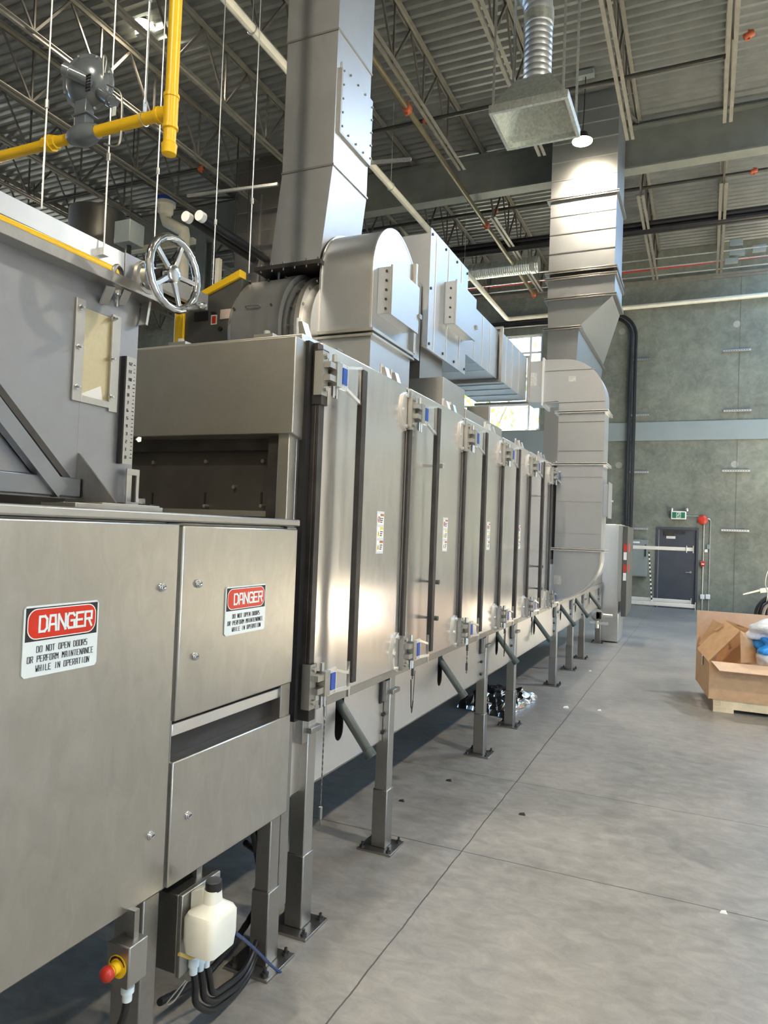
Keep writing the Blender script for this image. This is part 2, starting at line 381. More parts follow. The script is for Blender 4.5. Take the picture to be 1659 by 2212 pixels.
# windows in the back wall; the two high ones are added daylight sources
for i, (a, b, z0, z1) in enumerate(WH):
    f = MB(); yy = Y1+.08
    for (p, q, r_, s_) in ((a, b, z0, z0+.06), (a, b, z1-.06, z1), (a, a+.06, z0, z1), (b-.06, b, z0, z1)): f.box(p, q, yy, yy+.07, r_, s_)
    for t in (.375, .75): f.box(b-(b-a)*.116-.03 if t < .5 else a+(b-a)*.5-.03, b-(b-a)*.116+.03 if t < .5 else a+(b-a)*.5+.03, yy, yy+.06, z0, z1)
    for z in ((z0+.78, z0+1.55, z0+2.33) if z1-z0 > 2 else ()): f.box(a, b, yy, yy+.06, z-.03, z+.03)
    w = struct(f.build(f'window_{i+1}', WHITE, smooth=False))
    MB().box(a+.03, b-.03, yy+.02, yy+.03, z0+.03, z1-.03).build('pane', GLASS, w, smooth=False)
n = 4
for (a, b, z0, z1) in RH[1:]:
    f = MB(); xx = X1+.08
    for (p, q, r_, s_) in ((a, b, z0, z0+.06), (a, b, z1-.06, z1), (a, a+.06, z0, z1), (b-.06, b, z0, z1), (a+1.27, a+1.33, z0, z1), (a, b, (z0+z1)/2-.03, (z0+z1)/2+.03)): f.box(xx, xx+.07, p, q, r_, s_)
    w = struct(f.build(f'window_{n}', WHITE, smooth=False)); n += 1
    MB().box(xx+.02, xx+.03, a+.03, b-.03, z0+.03, z1-.03).build('pane', GLASS, w, smooth=False)
# light portals in the openings so the sky is sampled through them
def portal(x, y, z, sx, sy, rot):
    d = bpy.data.lights.new('daylight_portal', 'AREA'); d.shape = 'RECTANGLE'; d.size = sx; d.size_y = sy; d.cycles.is_portal = True
    o = bpy.data.objects.new('daylight_portal', d); C.objects.link(o); o.location = (x, y, z); o.rotation_euler = rot
for (a, b, z0, z1) in RH: portal(X1+.3, (a+b)/2, (z0+z1)/2, z1-z0, b-a, (0, PI/2, 0))
for (a, b, z0, z1) in WH: portal((a+b)/2, Y1+.3, (z0+z1)/2, b-a, z1-z0, (-PI/2, 0, 0))
portal((SKX0+SKX1)/2, (SKY0+SKY1)/2, ZD+.5, SKX1-SKX0, SKY1-SKY0, (0, 0, 0))
for a in (0, 6, 12): portal(X0-.3, a+1.3, 6.8, 2.8, 2.6, (0, -PI/2, 0))
# ground and trees outside
struct(MB().box(-60, 60, -60, 60, -.5, -.35).build('ground_outside', plain('asphalt', (.2,.2,.19), .9), smooth=False))
nb = thing('added_building', (34, 14, -.35), 'added unseen grey building outside the added right wall opening, hiding the low sky', 'building')  # added block out of view, dims the low sky in reflections
MB().box(30, 40, -12, 45, -.35, 8.5).build('wall', plain('outside cladding', (.20,.21,.22), .8, 0, .06, .5), nb, smooth=False); MB().box(29.7, 40.3, -12.3, 45.3, 8.5, 8.8).build('roof', DARKST, nb, smooth=False)
def tree(x, y, h, lab):
    t = thing('tree', (x, y, -.35), lab, 'tree', 'trees behind the back wall')
    MB().tube([(x, y, -.35), (x+.2, y, h*.4), (x-.1, y+.2, h*.8)], .22, 8, rf=lambda i: .25-.08*i).build('trunk', BARK, t)
    for k in range(5):
        a = random.uniform(0, 6.3); MB().tube([(x, y, h*.35+k*.5), (x+math.cos(a)*1.2, y+math.sin(a)*.6, h*.5+k*.6), (x+math.cos(a)*2, y+math.sin(a), h*.75+k*.5)], .05, 5).build('branch', BARK, t)
    m = MB()
    for k in range(900):
        a = random.uniform(0, 2*PI); r = random.random()**.5*2.3; z = random.uniform(h*.3, h*1.15)
        c = Vector((x+math.cos(a)*r, y+math.sin(a)*r, z)); u = Vector((random.uniform(-1,1), random.uniform(-1,1), random.uniform(-1,1))).normalized()*.16; v = u.orthogonal().normalized()*.09
        m.face([m.b.verts.new(c-u), m.b.verts.new(c+v), m.b.verts.new(c+u), m.b.verts.new(c-v)])
    m.build('foliage', LEAF, t, smooth=False)
tree(-9.6, 30, 8.5, 'yellow-green tree seen through the left part of the back window')
tree(-4.2, 27.5, 8.0, 'yellow-green tree seen through the right part of the back window')
# ---------------------------------------------------------------- roof steel
def joist_proto(ya, yb, bya, byb, lab, grp):
    t = thing('roof_joist', (0, (ya+yb)/2, 8.85), lab, 'roof joist', grp)
    for nm, za, zb, a, b in (('top_chord', 9.76, 9.82, ya, yb), ('bottom_chord', 8.85, 8.9, bya, byb)):
        m = MB()
        for s in (-1, 1):
            m.box(min(s*.02, s*.075), max(s*.02, s*.075), a, b, za if s else za, za+.008) if nm == 'bottom_chord' else m.box(min(s*.02, s*.075), max(s*.02, s*.075), a, b, zb, zb+.008)
            m.box(min(s*.02, s*.028), max(s*.02, s*.028), a, b, za, zb)
        m.build(nm, JOIST, t, smooth=False)
    m = MB(); p = 1.24; y = bya+.1
    m.bar((0, ya+.15, 9.78), (0, bya+.1, 8.88), .035)
    while y+p < byb-.05:
        m.bar((0, y, 8.88), (0, y+p/2, 9.78), .035); m.bar((0, y+p/2, 9.78), (0, y+p, 8.88), .03); m.bar((0, y+p, 8.88), (0, y+p, 9.78), .028); y += p
    m.bar((0, y, 8.88), (0, yb-.15, 9.78), .035)
    m.build('web', plain('joist web paint', (.10,.095,.085), .5, .1, .2, 6) if 'joist web paint' not in bpy.data.materials else bpy.data.materials['joist web paint'], t, smooth=False)
    return t
ords = ['first','second','third','fourth','fifth','sixth','seventh','eighth','ninth','tenth','eleventh','twelfth','thirteenth','fourteenth','fifteenth','sixteenth','seventeenth','eighteenth','nineteenth','twentieth']
XJ = [.2-1.55*k for k in range(15)]
near = joist_proto(Y0+.05, 14.25, Y0+.4, 13.0, '', 'roof joists of the near bay')
far = joist_proto(14.4, 20.85, 15.2, 20.35, '', 'roof joists of the far bay')
for base, bay, z in ((near, 'near bay', 0), (far, 'far bay', 0)):
    for k, x in enumerate(XJ):
        lab = f'brown open web roof joist of the {bay}, {ords[k]} from the right'
        y = base.location.y
        if k == 0: base.location.x = x; base['label'] = lab
        else: dup(base, (x, y, 8.85), label=lab)
m = MB().box(X0, X1, 14.15, 14.45, 8.92, 8.955).box(X0, X1, 14.15, 14.45, 9.72, 9.75).box(X0, X1, 14.29, 14.31, 8.955, 9.72)
gb = thing('girder', (-3, 14.3, 8.9), 'deep grey steel girder crossing under the roof deck', 'steel beam')
m.build('beam', BEAM, gb, smooth=False)
m = MB()
for x in (-14.6, -8.0, 3.0):
    m.box(x-.3, x+.3, 14.26, 14.28, 9.0, 9.68)
    for a in (-.16, -.08, .08, .16):
        for z in range(5): m.cyl((x+a, 14.27, 9.08+z*.13), (x+a, 14.25, 9.08+z*.13), .018, 6)
m.build('splice_plate', BEAM, gb, smooth=False)
p = at(440, 560, 'y', 14.3); xc = p.x
cl = MB().box(xc-.15, xc+.15, 14.15, 14.18, 0, 8.92).box(xc-.15, xc+.15, 14.42, 14.45, 0, 8.92).box(xc-.012, xc+.012, 14.18, 14.42, 0, 8.92).build('steel_column', BEAM, smooth=False)
tag(cl, 'grey steel column under the girder beyond the handwheel', 'column')
# sprinkler and drain pipework
def pipe_thing(name, pts, r, mat, lab, cat, coup=None, grp=None, n=10):
    c = Vector(pts[0]); t = thing(name, c, lab, cat, grp); MB().tube(pts, r, n).build('pipe', mat, t)
    for q, d in (coup or []):
        q = Vector(q); d = Vector(d).normalized(); MB().lathe(q-d*.07, d, [(0, r*1.2), (.02, r*1.55), (.07, r*1.35), (.12, r*1.55), (.14, r*1.2)], 12).bar(q-Vector((0,0,r*2.2)), q+Vector((0,0,r*2.2)), r*.9).build('coupling', ORANGE, t)
    return t
def run(a, b, n): a = Vector(a); b = Vector(b); return [a.lerp(b, i/n) for i in range(n+1)]
# cream drain pipe along the roof, then across the back wall
wp = [(-5.5, -6.5, 8.24)] + [(-5.5, 20.6, 8.24), (-5.46, 20.68, 8.24), (-5.38, 20.72, 8.25), (7.9, 20.72, 8.34)]
wpt = pipe_thing('drain_pipe', wp, .062, WHPIPE, 'long cream drain pipe under the roof turning along the back wall', 'pipe')
for y in (3, 7.5, 12, 16.5): MB().ring((-5.5, y, 8.24), (0,1,0), .07, .01, 16, 6).cyl((-5.5, y, 8.3), (-5.5, y, 9.85), .006, 6).build('hanger', GALV, wpt)
sx = -4.62
pipe_thing('sprinkler_pipe', run((sx, -6, 8.75), (sx, 20.3, 8.75), 6), .05, plain('bare pipe', (.13,.11,.06), .45, .3), 'bare sprinkler pipe running back under the roof beside the cream pipe', 'pipe', [((sx, y, 8.75), (0,1,0)) for y in (10.6, 15.3, 20.2)])
DKP = plain('dark pipe', (.04,.04,.035), .45, .3)
pipe_thing('sprinkler_pipe', run((-15, 11.45, 9.02), (.15, 11.45, 9.02), 4), .034, DKP, 'thin dark sprinkler branch crossing the near roof bay', 'pipe', [((.42, 11.2, 9.1), (1,0,.4)), ((-4.6, 11.45, 9.02), (1,0,0)), ((-9.5, 11.45, 9.02), (1,0,0))])
pipe_thing('sprinkler_pipe', run((-15, 15.95, 9.35), (1.0, 15.95, 9.35), 4), .034, DKP, 'thin dark sprinkler branch crossing the far roof bay', 'pipe', [((.75, 15.95, 9.35), (1,0,.3)), ((-4.6, 15.95, 9.35), (1,0,0))])
for i, (dy, dz) in enumerate(((0, 0), (0, -.13), (.02, -.2))):
    o = MB().tube([(-17, 17+dy, 9.0+dz), (8, 17+dy, 9.0+dz)], .068 if i < 2 else .03, 10).build('conduit', BLKPIPE)
    tag(o, ['thick black conduit crossing under the roof, upper of the bundle', 'thick black conduit crossing under the roof, lower of the bundle', 'thin black line clipped under the pair of roof conduits'][i], 'conduit')
pts = []; N = 64
for i in range(N*2+1): pts.append((-7.6+3.6*i/(2*N), 18.0, 8.75))
sp = thing('spiral_duct', (-7.6, 18, 8.75), 'bright spiral duct running across behind the tall far stack', 'duct')
MB().tube(pts, .2, 20, rf=lambda i: .205 if i % 2 else .195).build('tube', GALV, sp, smooth=False)
for x in (-7.0, -4.2): MB().lathe((x, 18, 8.75), (1,0,0), [(0,.215),(.12,.215)], 24).build('collar', GALV, sp)
for z, y in ((9.0, 19.2), (8.95, 19.7), (8.92, 20.2)):
    o = MB().tube([(-9, y, z), (8, y, z)], .018, 6).build('conduit', GALVB)
    tag(o, {9.0: 'slim bright conduit near the back wall, nearest the girder', 8.95: 'slim bright conduit near the back wall, middle of three', 8.92: 'slim bright conduit near the back wall, closest to the wall'}[z], 'conduit')
for i, (px, py, w_, h_) in enumerate(((1590, 525, .3, .16), (1640, 537, .3, .14), (1592, 547, .34, .12), (1580, 564, .3, .1))):
    q = at(px, py, 'y', 19.5); o = MB().box(q.x-w_/2, q.x+w_/2, 19.42, 19.58, q.z-h_/2, q.z+h_/2).build('junction_box', PANELG, bevel=.006)
    tag(o, ['grey junction box under the roof, topmost of the cluster', 'grey junction box under the roof, rightmost of the cluster', 'long grey junction box under the roof, middle of the cluster', 'grey junction box under the roof, lowest of the cluster'][i], 'junction box', 'junction boxes under the roof')
led = MB().box(X0, X1, 20.84, 20.9, 8.98, 9.04).box(X0, X1, 20.88, 20.9, 8.9, 9.04).build('trim_1', JOIST, smooth=False); struct(led)
rp = pipe_thing('red_pipe', [(-9, 20.5, 9.2), (-2, 20.55, 9.22), (8, 20.5, 9.3)], .025, RED, 'thin red pipe along the top of the back wall', 'pipe')
# ---------------------------------------------------------------- back wall fittings
band = struct(MB().box(-4.1, X1, 20.86, 20.9, 4.56, 5.07).box(-8.5, -4.1, 20.86, 20.9, 3.9, 4.9).build('trim_2', plain('spandrel paint', (.25,.30,.31), .55, 0, .05, 2), smooth=False))
JOINT = plain('joint sealant', (.12,.125,.11), .8)
for i, x in enumerate((.75, 3.9, -8.6)): struct(MB().box(x-.006, x+.006, 20.893, 20.901, 0, 9.9).build(f'trim_{3+i}', JOINT, smooth=False))
frm = struct(MB().box(DR[0], DR[0]+.055, 20.86, 21.0, 0, 2.19).box(DR[1]-.055, DR[1], 20.86, 21.0, 0, 2.19).box(DR[0], DR[1], 20.86, 21.0, 2.13, 2.19).build('trim_6', DOORP, smooth=False))
d = struct(MB().box(DR[0]+.05, DR[1]-.05, 20.93, 20.97, .0, 2.14).build('door_1', DOORP, bevel=.003))
q = at(1489, 1236, 'y', 20.9)
MB().cyl((q.x+.03, 20.93, q.z), (q.x+.03, 20.89, q.z), .03, 16).cyl((q.x+.03, 20.89, q.z), (q.x+.03, 20.85, q.z), .012).bar((q.x+.04, 20.86, q.z), (q.x-.09, 20.86, q.z-.01), .018).build('door_handle', CHROME, d)
m = MB().box(-.95, -.45, 20.89, 20.93, 2.03, 2.07); m.box(-.98, -.72, 20.87, 20.93, 1.96, 2.05)
m.build('door_closer', DARKST, d); MB().box(-.93, -.70, 20.925, 20.93, 1.88, 1.95).build('door_sticker', WHITE, d)
MB().box(DR[0]+.055, DR[0]+.062, 20.9, 20.93, 0, 2.12).build('weather_strip', GALVB, d)
# exit sign
q = at(1466, 1113, 'y', 20.85)
ex = thing('exit_sign', (q.x, 20.85, q.z), 'green running man exit sign with two small lamp heads above the door', 'exit sign')
MB().box(q.x-.19, q.x+.19, 20.8, 20.88, q.z-.11, q.z+.11).build('housing', WHITE, ex, bevel=.01)
m = MB().box(q.x-.16, q.x+.16, 20.79, 20.8, q.z-.08, q.z+.08); m.build('sign_face', GREEN, ex)
m = MB(); g = WHITE
m.box(q.x-.055, q.x+.055, 20.787, 20.79, q.z-.075, q.z-.065).box(q.x+.045, q.x+.055, 20.787, 20.79, q.z-.075, q.z+.075).box(q.x-.055, q.x+.055, 20.787, 20.79, q.z+.065, q.z+.075).box(q.x-.055, q.x-.045, 20.787, 20.79, q.z-.075, q.z+.075)
m.cyl((q.x+.012, 20.79, q.z+.045), (q.x+.012, 20.785, q.z+.045), .013, 12)
for a, b in (((.005,.03),(-.012,-.008)), ((-.012,-.008),(.02,-.03)), ((.02,-.03),(.012,-.058)), ((-.012,-.008),(-.03,-.04)), ((-.03,-.04),(-.045,-.035)), ((.005,.025),(.035,.005)), ((.005,.025),(-.025,.012)), ((-.025,.012),(-.035,-.005))):
    m.bar((q.x+a[0], 20.788, q.z+a[1]), (q.x+b[0], 20.788, q.z+b[1]), .009, .004, up=(0,1,0))
m.build('running_man', WHITE, ex)
for s in (-1, 1): MB().lathe((q.x+s*.19, 20.86, q.z+.15), (0,-1,0), [(0,.02),(.02,.045),(.07,.05),(.075,.04)], 14).cyl((q.x+s*.19, 20.84, q.z+.1), (q.x+s*.19, 20.84, q.z+.15), .01).build('lamp_head', CHROME, ex)
b = at(1518, 1123, 'y', 20.8)
bl = MB().lathe((b.x, 20.9, b.z), (0,-1,0), [(0,.09),(.04,.09),(.05,.125),(.10,.12),(.125,.07),(.13,.02)], 28).build('fire_bell', [RED])
tag(bl, 'round red fire alarm bell to the right of the exit sign', 'fire bell')
def conduit(pts, r, lab, mat=GALVB):
    o = MB().tube(pts, r, 8).build('conduit', mat); tag(o, lab, 'conduit'); return o
conduit([(q.x+.19, 20.87, q.z-.01), (b.x-.1, 20.87, q.z-.01)], .012, 'short thin conduit from exit sign to fire bell')
xa = at(1519, 1200, 'y', 20.87).x; xb = at(1533, 1200, 'y', 20.87).x
conduit([(xa, 20.87, b.z-.12), (xa, 20.87, 0)], .013, 'thin wall conduit running down from the fire bell')
conduit([(b.x+.11, 20.87, b.z+.03), (xb-.03, 20.87, b.z+.03), (xb, 20.87, b.z-.02), (xb, 20.87, 0)], .013, 'thin wall conduit right of the fire alarm pull station')
ps = at(1518, 1218, 'y', 20.85); pt = thing('pull_station', (ps.x, 20.87, ps.z), 'small red fire alarm pull station on the wall beside the door', 'pull station')
MB().box(ps.x-.055, ps.x+.055, 20.8, 20.86, ps.z-.07, ps.z+.07).build('housing', RED, pt, bevel=.006); MB().box(ps.x-.035, ps.x+.035, 20.785, 20.8, ps.z-.02, ps.z+.01).build('handle', WHITE, pt); 
for i, px in enumerate((1517, 1529)):
    s_ = at(px, 1289, 'y', 20.85); o = MB().box(s_.x-.055, s_.x+.055, 20.79, 20.86, s_.z-.06, s_.z+.06).build('switch_box', WHITE, bevel=.012)
    tag(o, ['white switch box low on the wall, the one nearer the door', 'white switch box low on the wall, the one farther from the door'][i], 'switch box', 'white wall boxes')
s_ = at(1525, 1190, 'y', 20.85); tag(MB().box(s_.x-.04, s_.x+.04, 20.82, 20.88, s_.z-.04, s_.z+.04).build('switch_plate', WHITE, bevel=.008), 'small white switch plate between the two wall conduits', 'switch')
s_ = at(1529, 1181, 'y', 20.85); tag(MB().box(s_.x-.03, s_.x+.05, 20.86, 20.9, s_.z-.06, s_.z+.06).build('junction_box', PANELG, bevel=.006), 'small grey box on the wall above the white switch plate', 'junction box')
# disconnect panel with conduits
a_ = at(1351, 1165, 'y', 20.7); c_ = at(1397, 1246, 'y', 20.7)
pn = thing('electrical_panel', (a_.x, 20.7, c_.z), 'large grey electrical disconnect cabinet on the back wall', 'electrical panel')
MB().box(a_.x-.12, c_.x, 20.66, 20.9, c_.z, a_.z).build('body', PANELG, pn, bevel=.008)
MB().box(a_.x-.1, c_.x-.05, 20.64, 20.66, c_.z+.03, a_.z-.03).build('door', PANELG, pn, bevel=.004)
MB().box(c_.x-.06, c_.x-.03, 20.6, 20.66, a_.z-.45, a_.z-.12).build('handle', BLACK, pn); MB().box(a_.x+.18, a_.x+.38, 20.635, 20.64, a_.z-.09, a_.z-.05).box(a_.x-.05, a_.x+.2, 20.635, 20.64, c_.z+.06, c_.z+.11).build('panel_label', WHITE, pn)
for i, dx in enumerate((0, .125)):
    x0 = at(1361, 1100, 'y', 20.8).x+dx-.09; zt = 8.12-(.12-dx)*.9+.02; R_ = .55+dx*1.0
    pts = [(x0-.0, 20.78, a_.z)] + [(x0, 20.78, 3), (x0, 20.78, 5), (x0, 20.78, zt-R_)]
    for k in range(1, 9): t_ = k/8*PI/2; pts.append((x0-R_*(1-math.cos(t_)), 20.78, zt-R_+R_*math.sin(t_)))
    pts.append((-9, 20.78, zt))
    o = MB().tube(pts, .045, 10).build('conduit', BLKPIPE); tag(o, ['black bent conduit on the back wall, inner of the pair above the panel', 'black bent conduit on the back wall, outer of the pair above the panel'][i], 'conduit', 'bent conduits above the panel')
# slotted struts on the wall
def strut(xa, xb, z, y, lab, grp, axis='x'):
    m = MB(); t_ = .04
    m.box(xa, xb, y-.02, y-.018, z-.025, z+.025); m.box(xa, xb, y-.02, y+.02, z+.018, z+.02).box(xa, xb, y-.02, y+.02, z-.02, z-.018)
    o = m.build('strut_channel', ZINC, smooth=False); h = MB(); x = xa+.04
    while x < xb-.03: h.box(x, x+.03, y-.0215, y-.02, z-.006, z+.006); x += .06
    h.build('slots', DARKST, o, smooth=False); return tag(o, lab, 'strut channel', grp)
for i, (px, py) in enumerate(((1383, 777), (1380, 897), (1379, 1020), (1377, 1142))):
    p_ = at(px, py, 'y', 20.86); strut(p_.x-.26, p_.x+.27, p_.z, 20.85, f'slotted strut behind the bent black conduits, {ords[i]} from the top', 'struts holding the black conduits')
for i, (px, py) in enumerate(((1592, 757), (1593, 887), (1590, 1017), (1588, 1146))):
    p_ = at(px, py, 'y', 20.86); strut(p_.x-.33, p_.x+.33, p_.z, 20.86, f'empty slotted strut right on the bare back wall, {ords[i]} from the top', 'empty struts on the right of the wall')
for i, (px, py) in enumerate(((1344, 716), (1337, 1005), (1592, 700), (1587, 1003))):
    p_ = at(px, py, 'y', 20.9); struct(MB().cyl((p_.x, 20.9, p_.z), (p_.x, 20.895, p_.z), .09, 20).build(f'trim_{10+i}', plain(f'grout patch {i}', (.33,.34,.31), .8), smooth=False))
PALE = plain('light struck bar steel', (.80,.79,.75), .4, .5, .04)  # stainless made near white: the light on the bars is in the colour
# guard bars and chain near the back wall
for i, (y, x0, px, py, lab) in enumerate(((18, -4.2, 1497, 1187, 'long stainless square bar with end plates, raised in front of the door'), (18, -4.2, 1492, 1301, 'long stainless square bar near the floor, upper of the low two'), (17.6, -4.2, 1501, 1310, 'long stainless square bar near the floor, lower of the low two'))):
    p_ = at(px, py, 'y', y); t_ = thing('frame_bar', (p_.x, y, p_.z), lab, 'bar', 'stainless bars by the back door')
    MB().box(x0, p_.x, y-.035, y+.035, p_.z-.04, p_.z+.04).build('tube', PALE, t_, bevel=.004)
    MB().box(p_.x, p_.x+.012, y-.07, y+.07, p_.z-.085, p_.z+.085).build('end_plate', PALE, t_)
    if i == 0: MB().box(p_.x-.14, p_.x-.128, y-.07, y+.07, p_.z-.08, p_.z+.08).build('end_plate', PALE, t_)
    MB().box(x0, x0+.08, y-.04, y+.04, 0, p_.z+.04).build('post', SSB, t_)
a_ = at(1402, 1192, 'y', 17.95); b_ = at(1408, 1300, 'y', 17.95); m = MB(); m2 = MB(); N = 24
for k in range(N):
    p0 = a_.lerp(b_, k/N); p1 = a_.lerp(b_, (k+.95)/N); (m if k % 2 else m2).bar(p0, p1, .028)
ch = m.build('barrier_chain', WHITE); m2.build('dark_links', BLACK, ch); tag(ch, 'black and white chain hanging from the raised bar beside the door', 'chain')
# ================================================================ the oven line
XD = -1.54; YP0 = 2.66; PITCH = 1.026
oven = thing('drying_oven', (-2.6, 8, 0), 'long stainless drying oven on legs with a row of tall side doors', 'industrial oven')
MB().box(-3.9, -1.62, 2.66, 13.0, .98, 2.58).build('body', SSR, oven, smooth=False)
MB().box(-3.8, -1.75, 2.75, 12.9, .61, .98).build('shade_black_pan', BLACK, oven, smooth=False)  # coloured black to stand for the shade behind the skirt slots
MB().box(-1.66, -1.585, 2.62, 13.0, .975, 1.035).build('bottom_rail', SSR, oven, bevel=.004)
MB().box(-1.70, -1.60, 2.66, 13.0, 2.58, 2.64).box(-3.9, -1.6, 2.64, 2.7, 2.58, 2.64).build('top_rail', SSB, oven, bevel=.004)
MB().box(-1.63, -1.585, 2.60, 2.665, .2, 2.60).build('corner_post', SSK, oven, bevel=.004)
MB().box(-1.60, -1.555, 2.62, 2.70, .98, 2.6).build('gasket', BLACK, oven)
def door(i):
    y0 = YP0 + PITCH*i
    d = MB().box(-1.585, XD, y0+.045, y0+PITCH-.004, 1.035, 2.615).build('door', SSD, oven, bevel=.006)
    m = MB().box(-1.57, -1.532, y0+.005 if i else y0-.0, y0+.045, .99 if i == 0 else 1.035, 2.6); m.build('edge_trim', SSK if i else DARKST, d, bevel=.004)
    MB().box(-1.532, -1.515, y0+.0, y0+.042, 1.18, 2.40).build('hinge_bar', DARKST, d, bevel=.003)
    yb = y0+.30; xb = -1.462
    MB().box(xb-.015, xb+.015, yb-.022, yb+.022, 1.10, 2.54).build('pull_bar', DARKST, d, bevel=.003)
    for z, s in ((2.47, 1), (1.13, -1)):
        m = MB()
        m.box(-1.54, -1.50, y0-.015, y0+.035, z-.10, z+.09)                       # latch body
        m.box(-1.51, -1.47, y0+.0, y0+.075, z+.02, z+.045).box(-1.51, -1.47, y0+.0, y0+.075, z-.035, z-.01)
        m.box(-1.515, -1.465, y0+.055, y0+.10, z-.05, z+.055)
        m.cyl((-1.49, y0+.07, z-.09), (-1.49, y0+.07, z+.09), .011, 10)
        for zz in (z-.07, z+.07): m.cyl((-1.5, y0+.01, zz), (-1.488, y0+.01, zz), .012, 8)
        for q in (-.012, .018): m.cyl((-1.485, y0+.075+q, z-.10), (-1.485, y0+.075+q, z-.05), .007, 6)
        L = m.build('latch', SSR, d)
        MB().box(-1.468, -1.463, y0+.107, y0+.148, z-.033, z+.04).build('latch_label', BLUE, d)
        m = MB().box(-1.478, -1.468, y0+.09, y0+.165, z-.055, z+.06)
        m.bar((-1.472, y0+.15, z+.05), (xb, yb-.02, z+.045+.03*s), .012).bar((-1.472, y0+.15, z-.045), (xb, yb-.02, z-.09 if s > 0 else z-.05), .014)
        m.bar((xb, yb-.03, z+.07), (xb, yb-.03, z-.09), .012)
        m.build('latch_arm', SSB, d)
        if i:
            hx = [(y0-.02, z-.11), (y0-.075, z-.085), (y0-.10, z-.0), (y0-.075, z+.085), (y0-.02, z+.11)]
            m = MB().prism(hx, 'x', -1.54, -1.528)
            for yy, zz in ((y0-.035, z+.085), (y0-.035, z-.085), (y0-.08, z)): m.cyl((-1.53, yy, zz), (-1.517, yy, zz), .011, 8)
            m.build('hex_plate', SSB, d)
    if i == 0:
        for z in (2.47, 1.12): MB().box(-1.57, -1.505, y0-.005, y0+.05, z-.14, z+.1).build('hinge_block', DARKST, d, bevel=.003)
    if i < 5:
        sy = y0+.685; st = MB().box(XD, XD+.0012, sy, sy+.088, 1.68, 1.90).build('warning_sticker', plain('sticker film', (.62,.66,.68), .4, 0, .03), d, smooth=False)
        mm = MB(); X_ = XD+.0018
        for k, zc in enumerate((1.86, 1.79, 1.72)):
            mm.mat(0).box(XD+.001, X_, sy+.006, sy+.082, zc-.029, zc+.027)
            mm.mat(1 if k != 1 else 2).box(X_, X_+.0004, sy+.038, sy+.082, zc+.015, zc+.027)
            mm.mat(3)
            for r_ in range(3): mm.box(X_, X_+.0003, sy+.042, sy+.074-.006*r_, zc+.002-r_*.01, zc+.006-r_*.01)
            if k: mm.mat(2).prism([(sy+.008, zc-.02), (sy+.036, zc-.02), (sy+.022, zc+.012)], 'x', X_, X_+.0004); mm.mat(3).box(X_+.0004, X_+.0007, sy+.020, sy+.024, zc-.015, zc+.003)
            else: mm.mat(4).ring((X_, sy+.022, zc-.002), (1,0,0), .014, .0022, 20, 5); mm.mat(3).bar((X_, sy+.016, zc-.008), (X_, sy+.027, zc+.005), .004, .0006, up=(1,0,0)); mm.box(X_, X_+.0005, sy+.020, sy+.025, zc-.01, zc+.008)
        mm.build('sticker_print', [WHITE, BROWN, STKY, BLACK, RED], d, smooth=False)
    if i in (1, 4):
        for z in (2.21, 1.50, 1.28):
            yy = y0+.43; MB().lathe((XD, yy, z), (1,0,0), [(0,.008),(.05,.011),(.055,.015),(.078,.015),(.08,.011)], 12).build('door_peg', PVC if z < 2 else SSR, d)
    if i in (2, 3):
        yy = y0+.6; MB().box(XD, XD+.02, yy, yy+.03, 2.3, 2.33)
    return d
for i in range(6): door(i)
# hanging safety-pin chains
def chain(mb, a, b, sag=0, link=.016):
    a = Vector(a); b = Vector(b); L = (b-a).length; n = max(3, int(L/(link*.78))); k = 0
    pts = [a.lerp(b, j/n) - Vector((0,0,1))*sag*4*(j/n)*(1-j/n) for j in range(n+1)]
    for p, q in zip(pts, pts[1:]):
        mb.bar(p, q + (q-p)*.12, .006 if k % 2 else .002, .002 if k % 2 else .006, up=(1,0,.01)); k += 1
for i in range(6):
    y0 = YP0+PITCH*i; m = MB(); x = -1.485; y = y0+.10
    m.ring((x, y, 1.045), (1,0,0), .009, .0022, 12, 5).cyl((x, y, 1.035), (x, y, .985), .008, 10).ring((x, y, .975), (1,0,0), .007, .002, 10, 5)
    if i == 0:
        chain(m, (x, y, .968), (x, y-.004, .60)); m.cyl((x, y-.004, .595), (x, y-.004, .545), .009, 10).bar((x, y-.004, .545), (x, y+.004, .51), .004)
        lab = 'steel pin on a long hanging chain below the nearest oven door'
    elif i == 1:
        chain(m, (x, y-.02, .968), (x, y+.035, .99), .20); lab = 'steel pin chain hanging in a loop below the second oven door'
    elif i == 2:
        chain(m, (x, y, .968), (x, y, .90)); m.cyl((x, y, .90), (x, y, .85), .008, 10).ring((x, y, .84), (1,0,0), .01, .002, 12, 5); lab = 'short straight steel pin chain below the third oven door'
    elif i == 3: chain(m, (x, y-.01, .968), (x, y+.03, .99), .18); lab = 'steel pin chain hanging in a loop below the fourth oven door'
    elif i == 4: chain(m, (x, y, .968), (x, y+.02, .985), .12); lab = 'steel pin chain hanging in a loop below the fifth oven door'
    else: break
    o = m.build('pin_chain', DARKST if i else SSK); tag(o, lab, 'pin chain', 'pin chains under the oven doors')
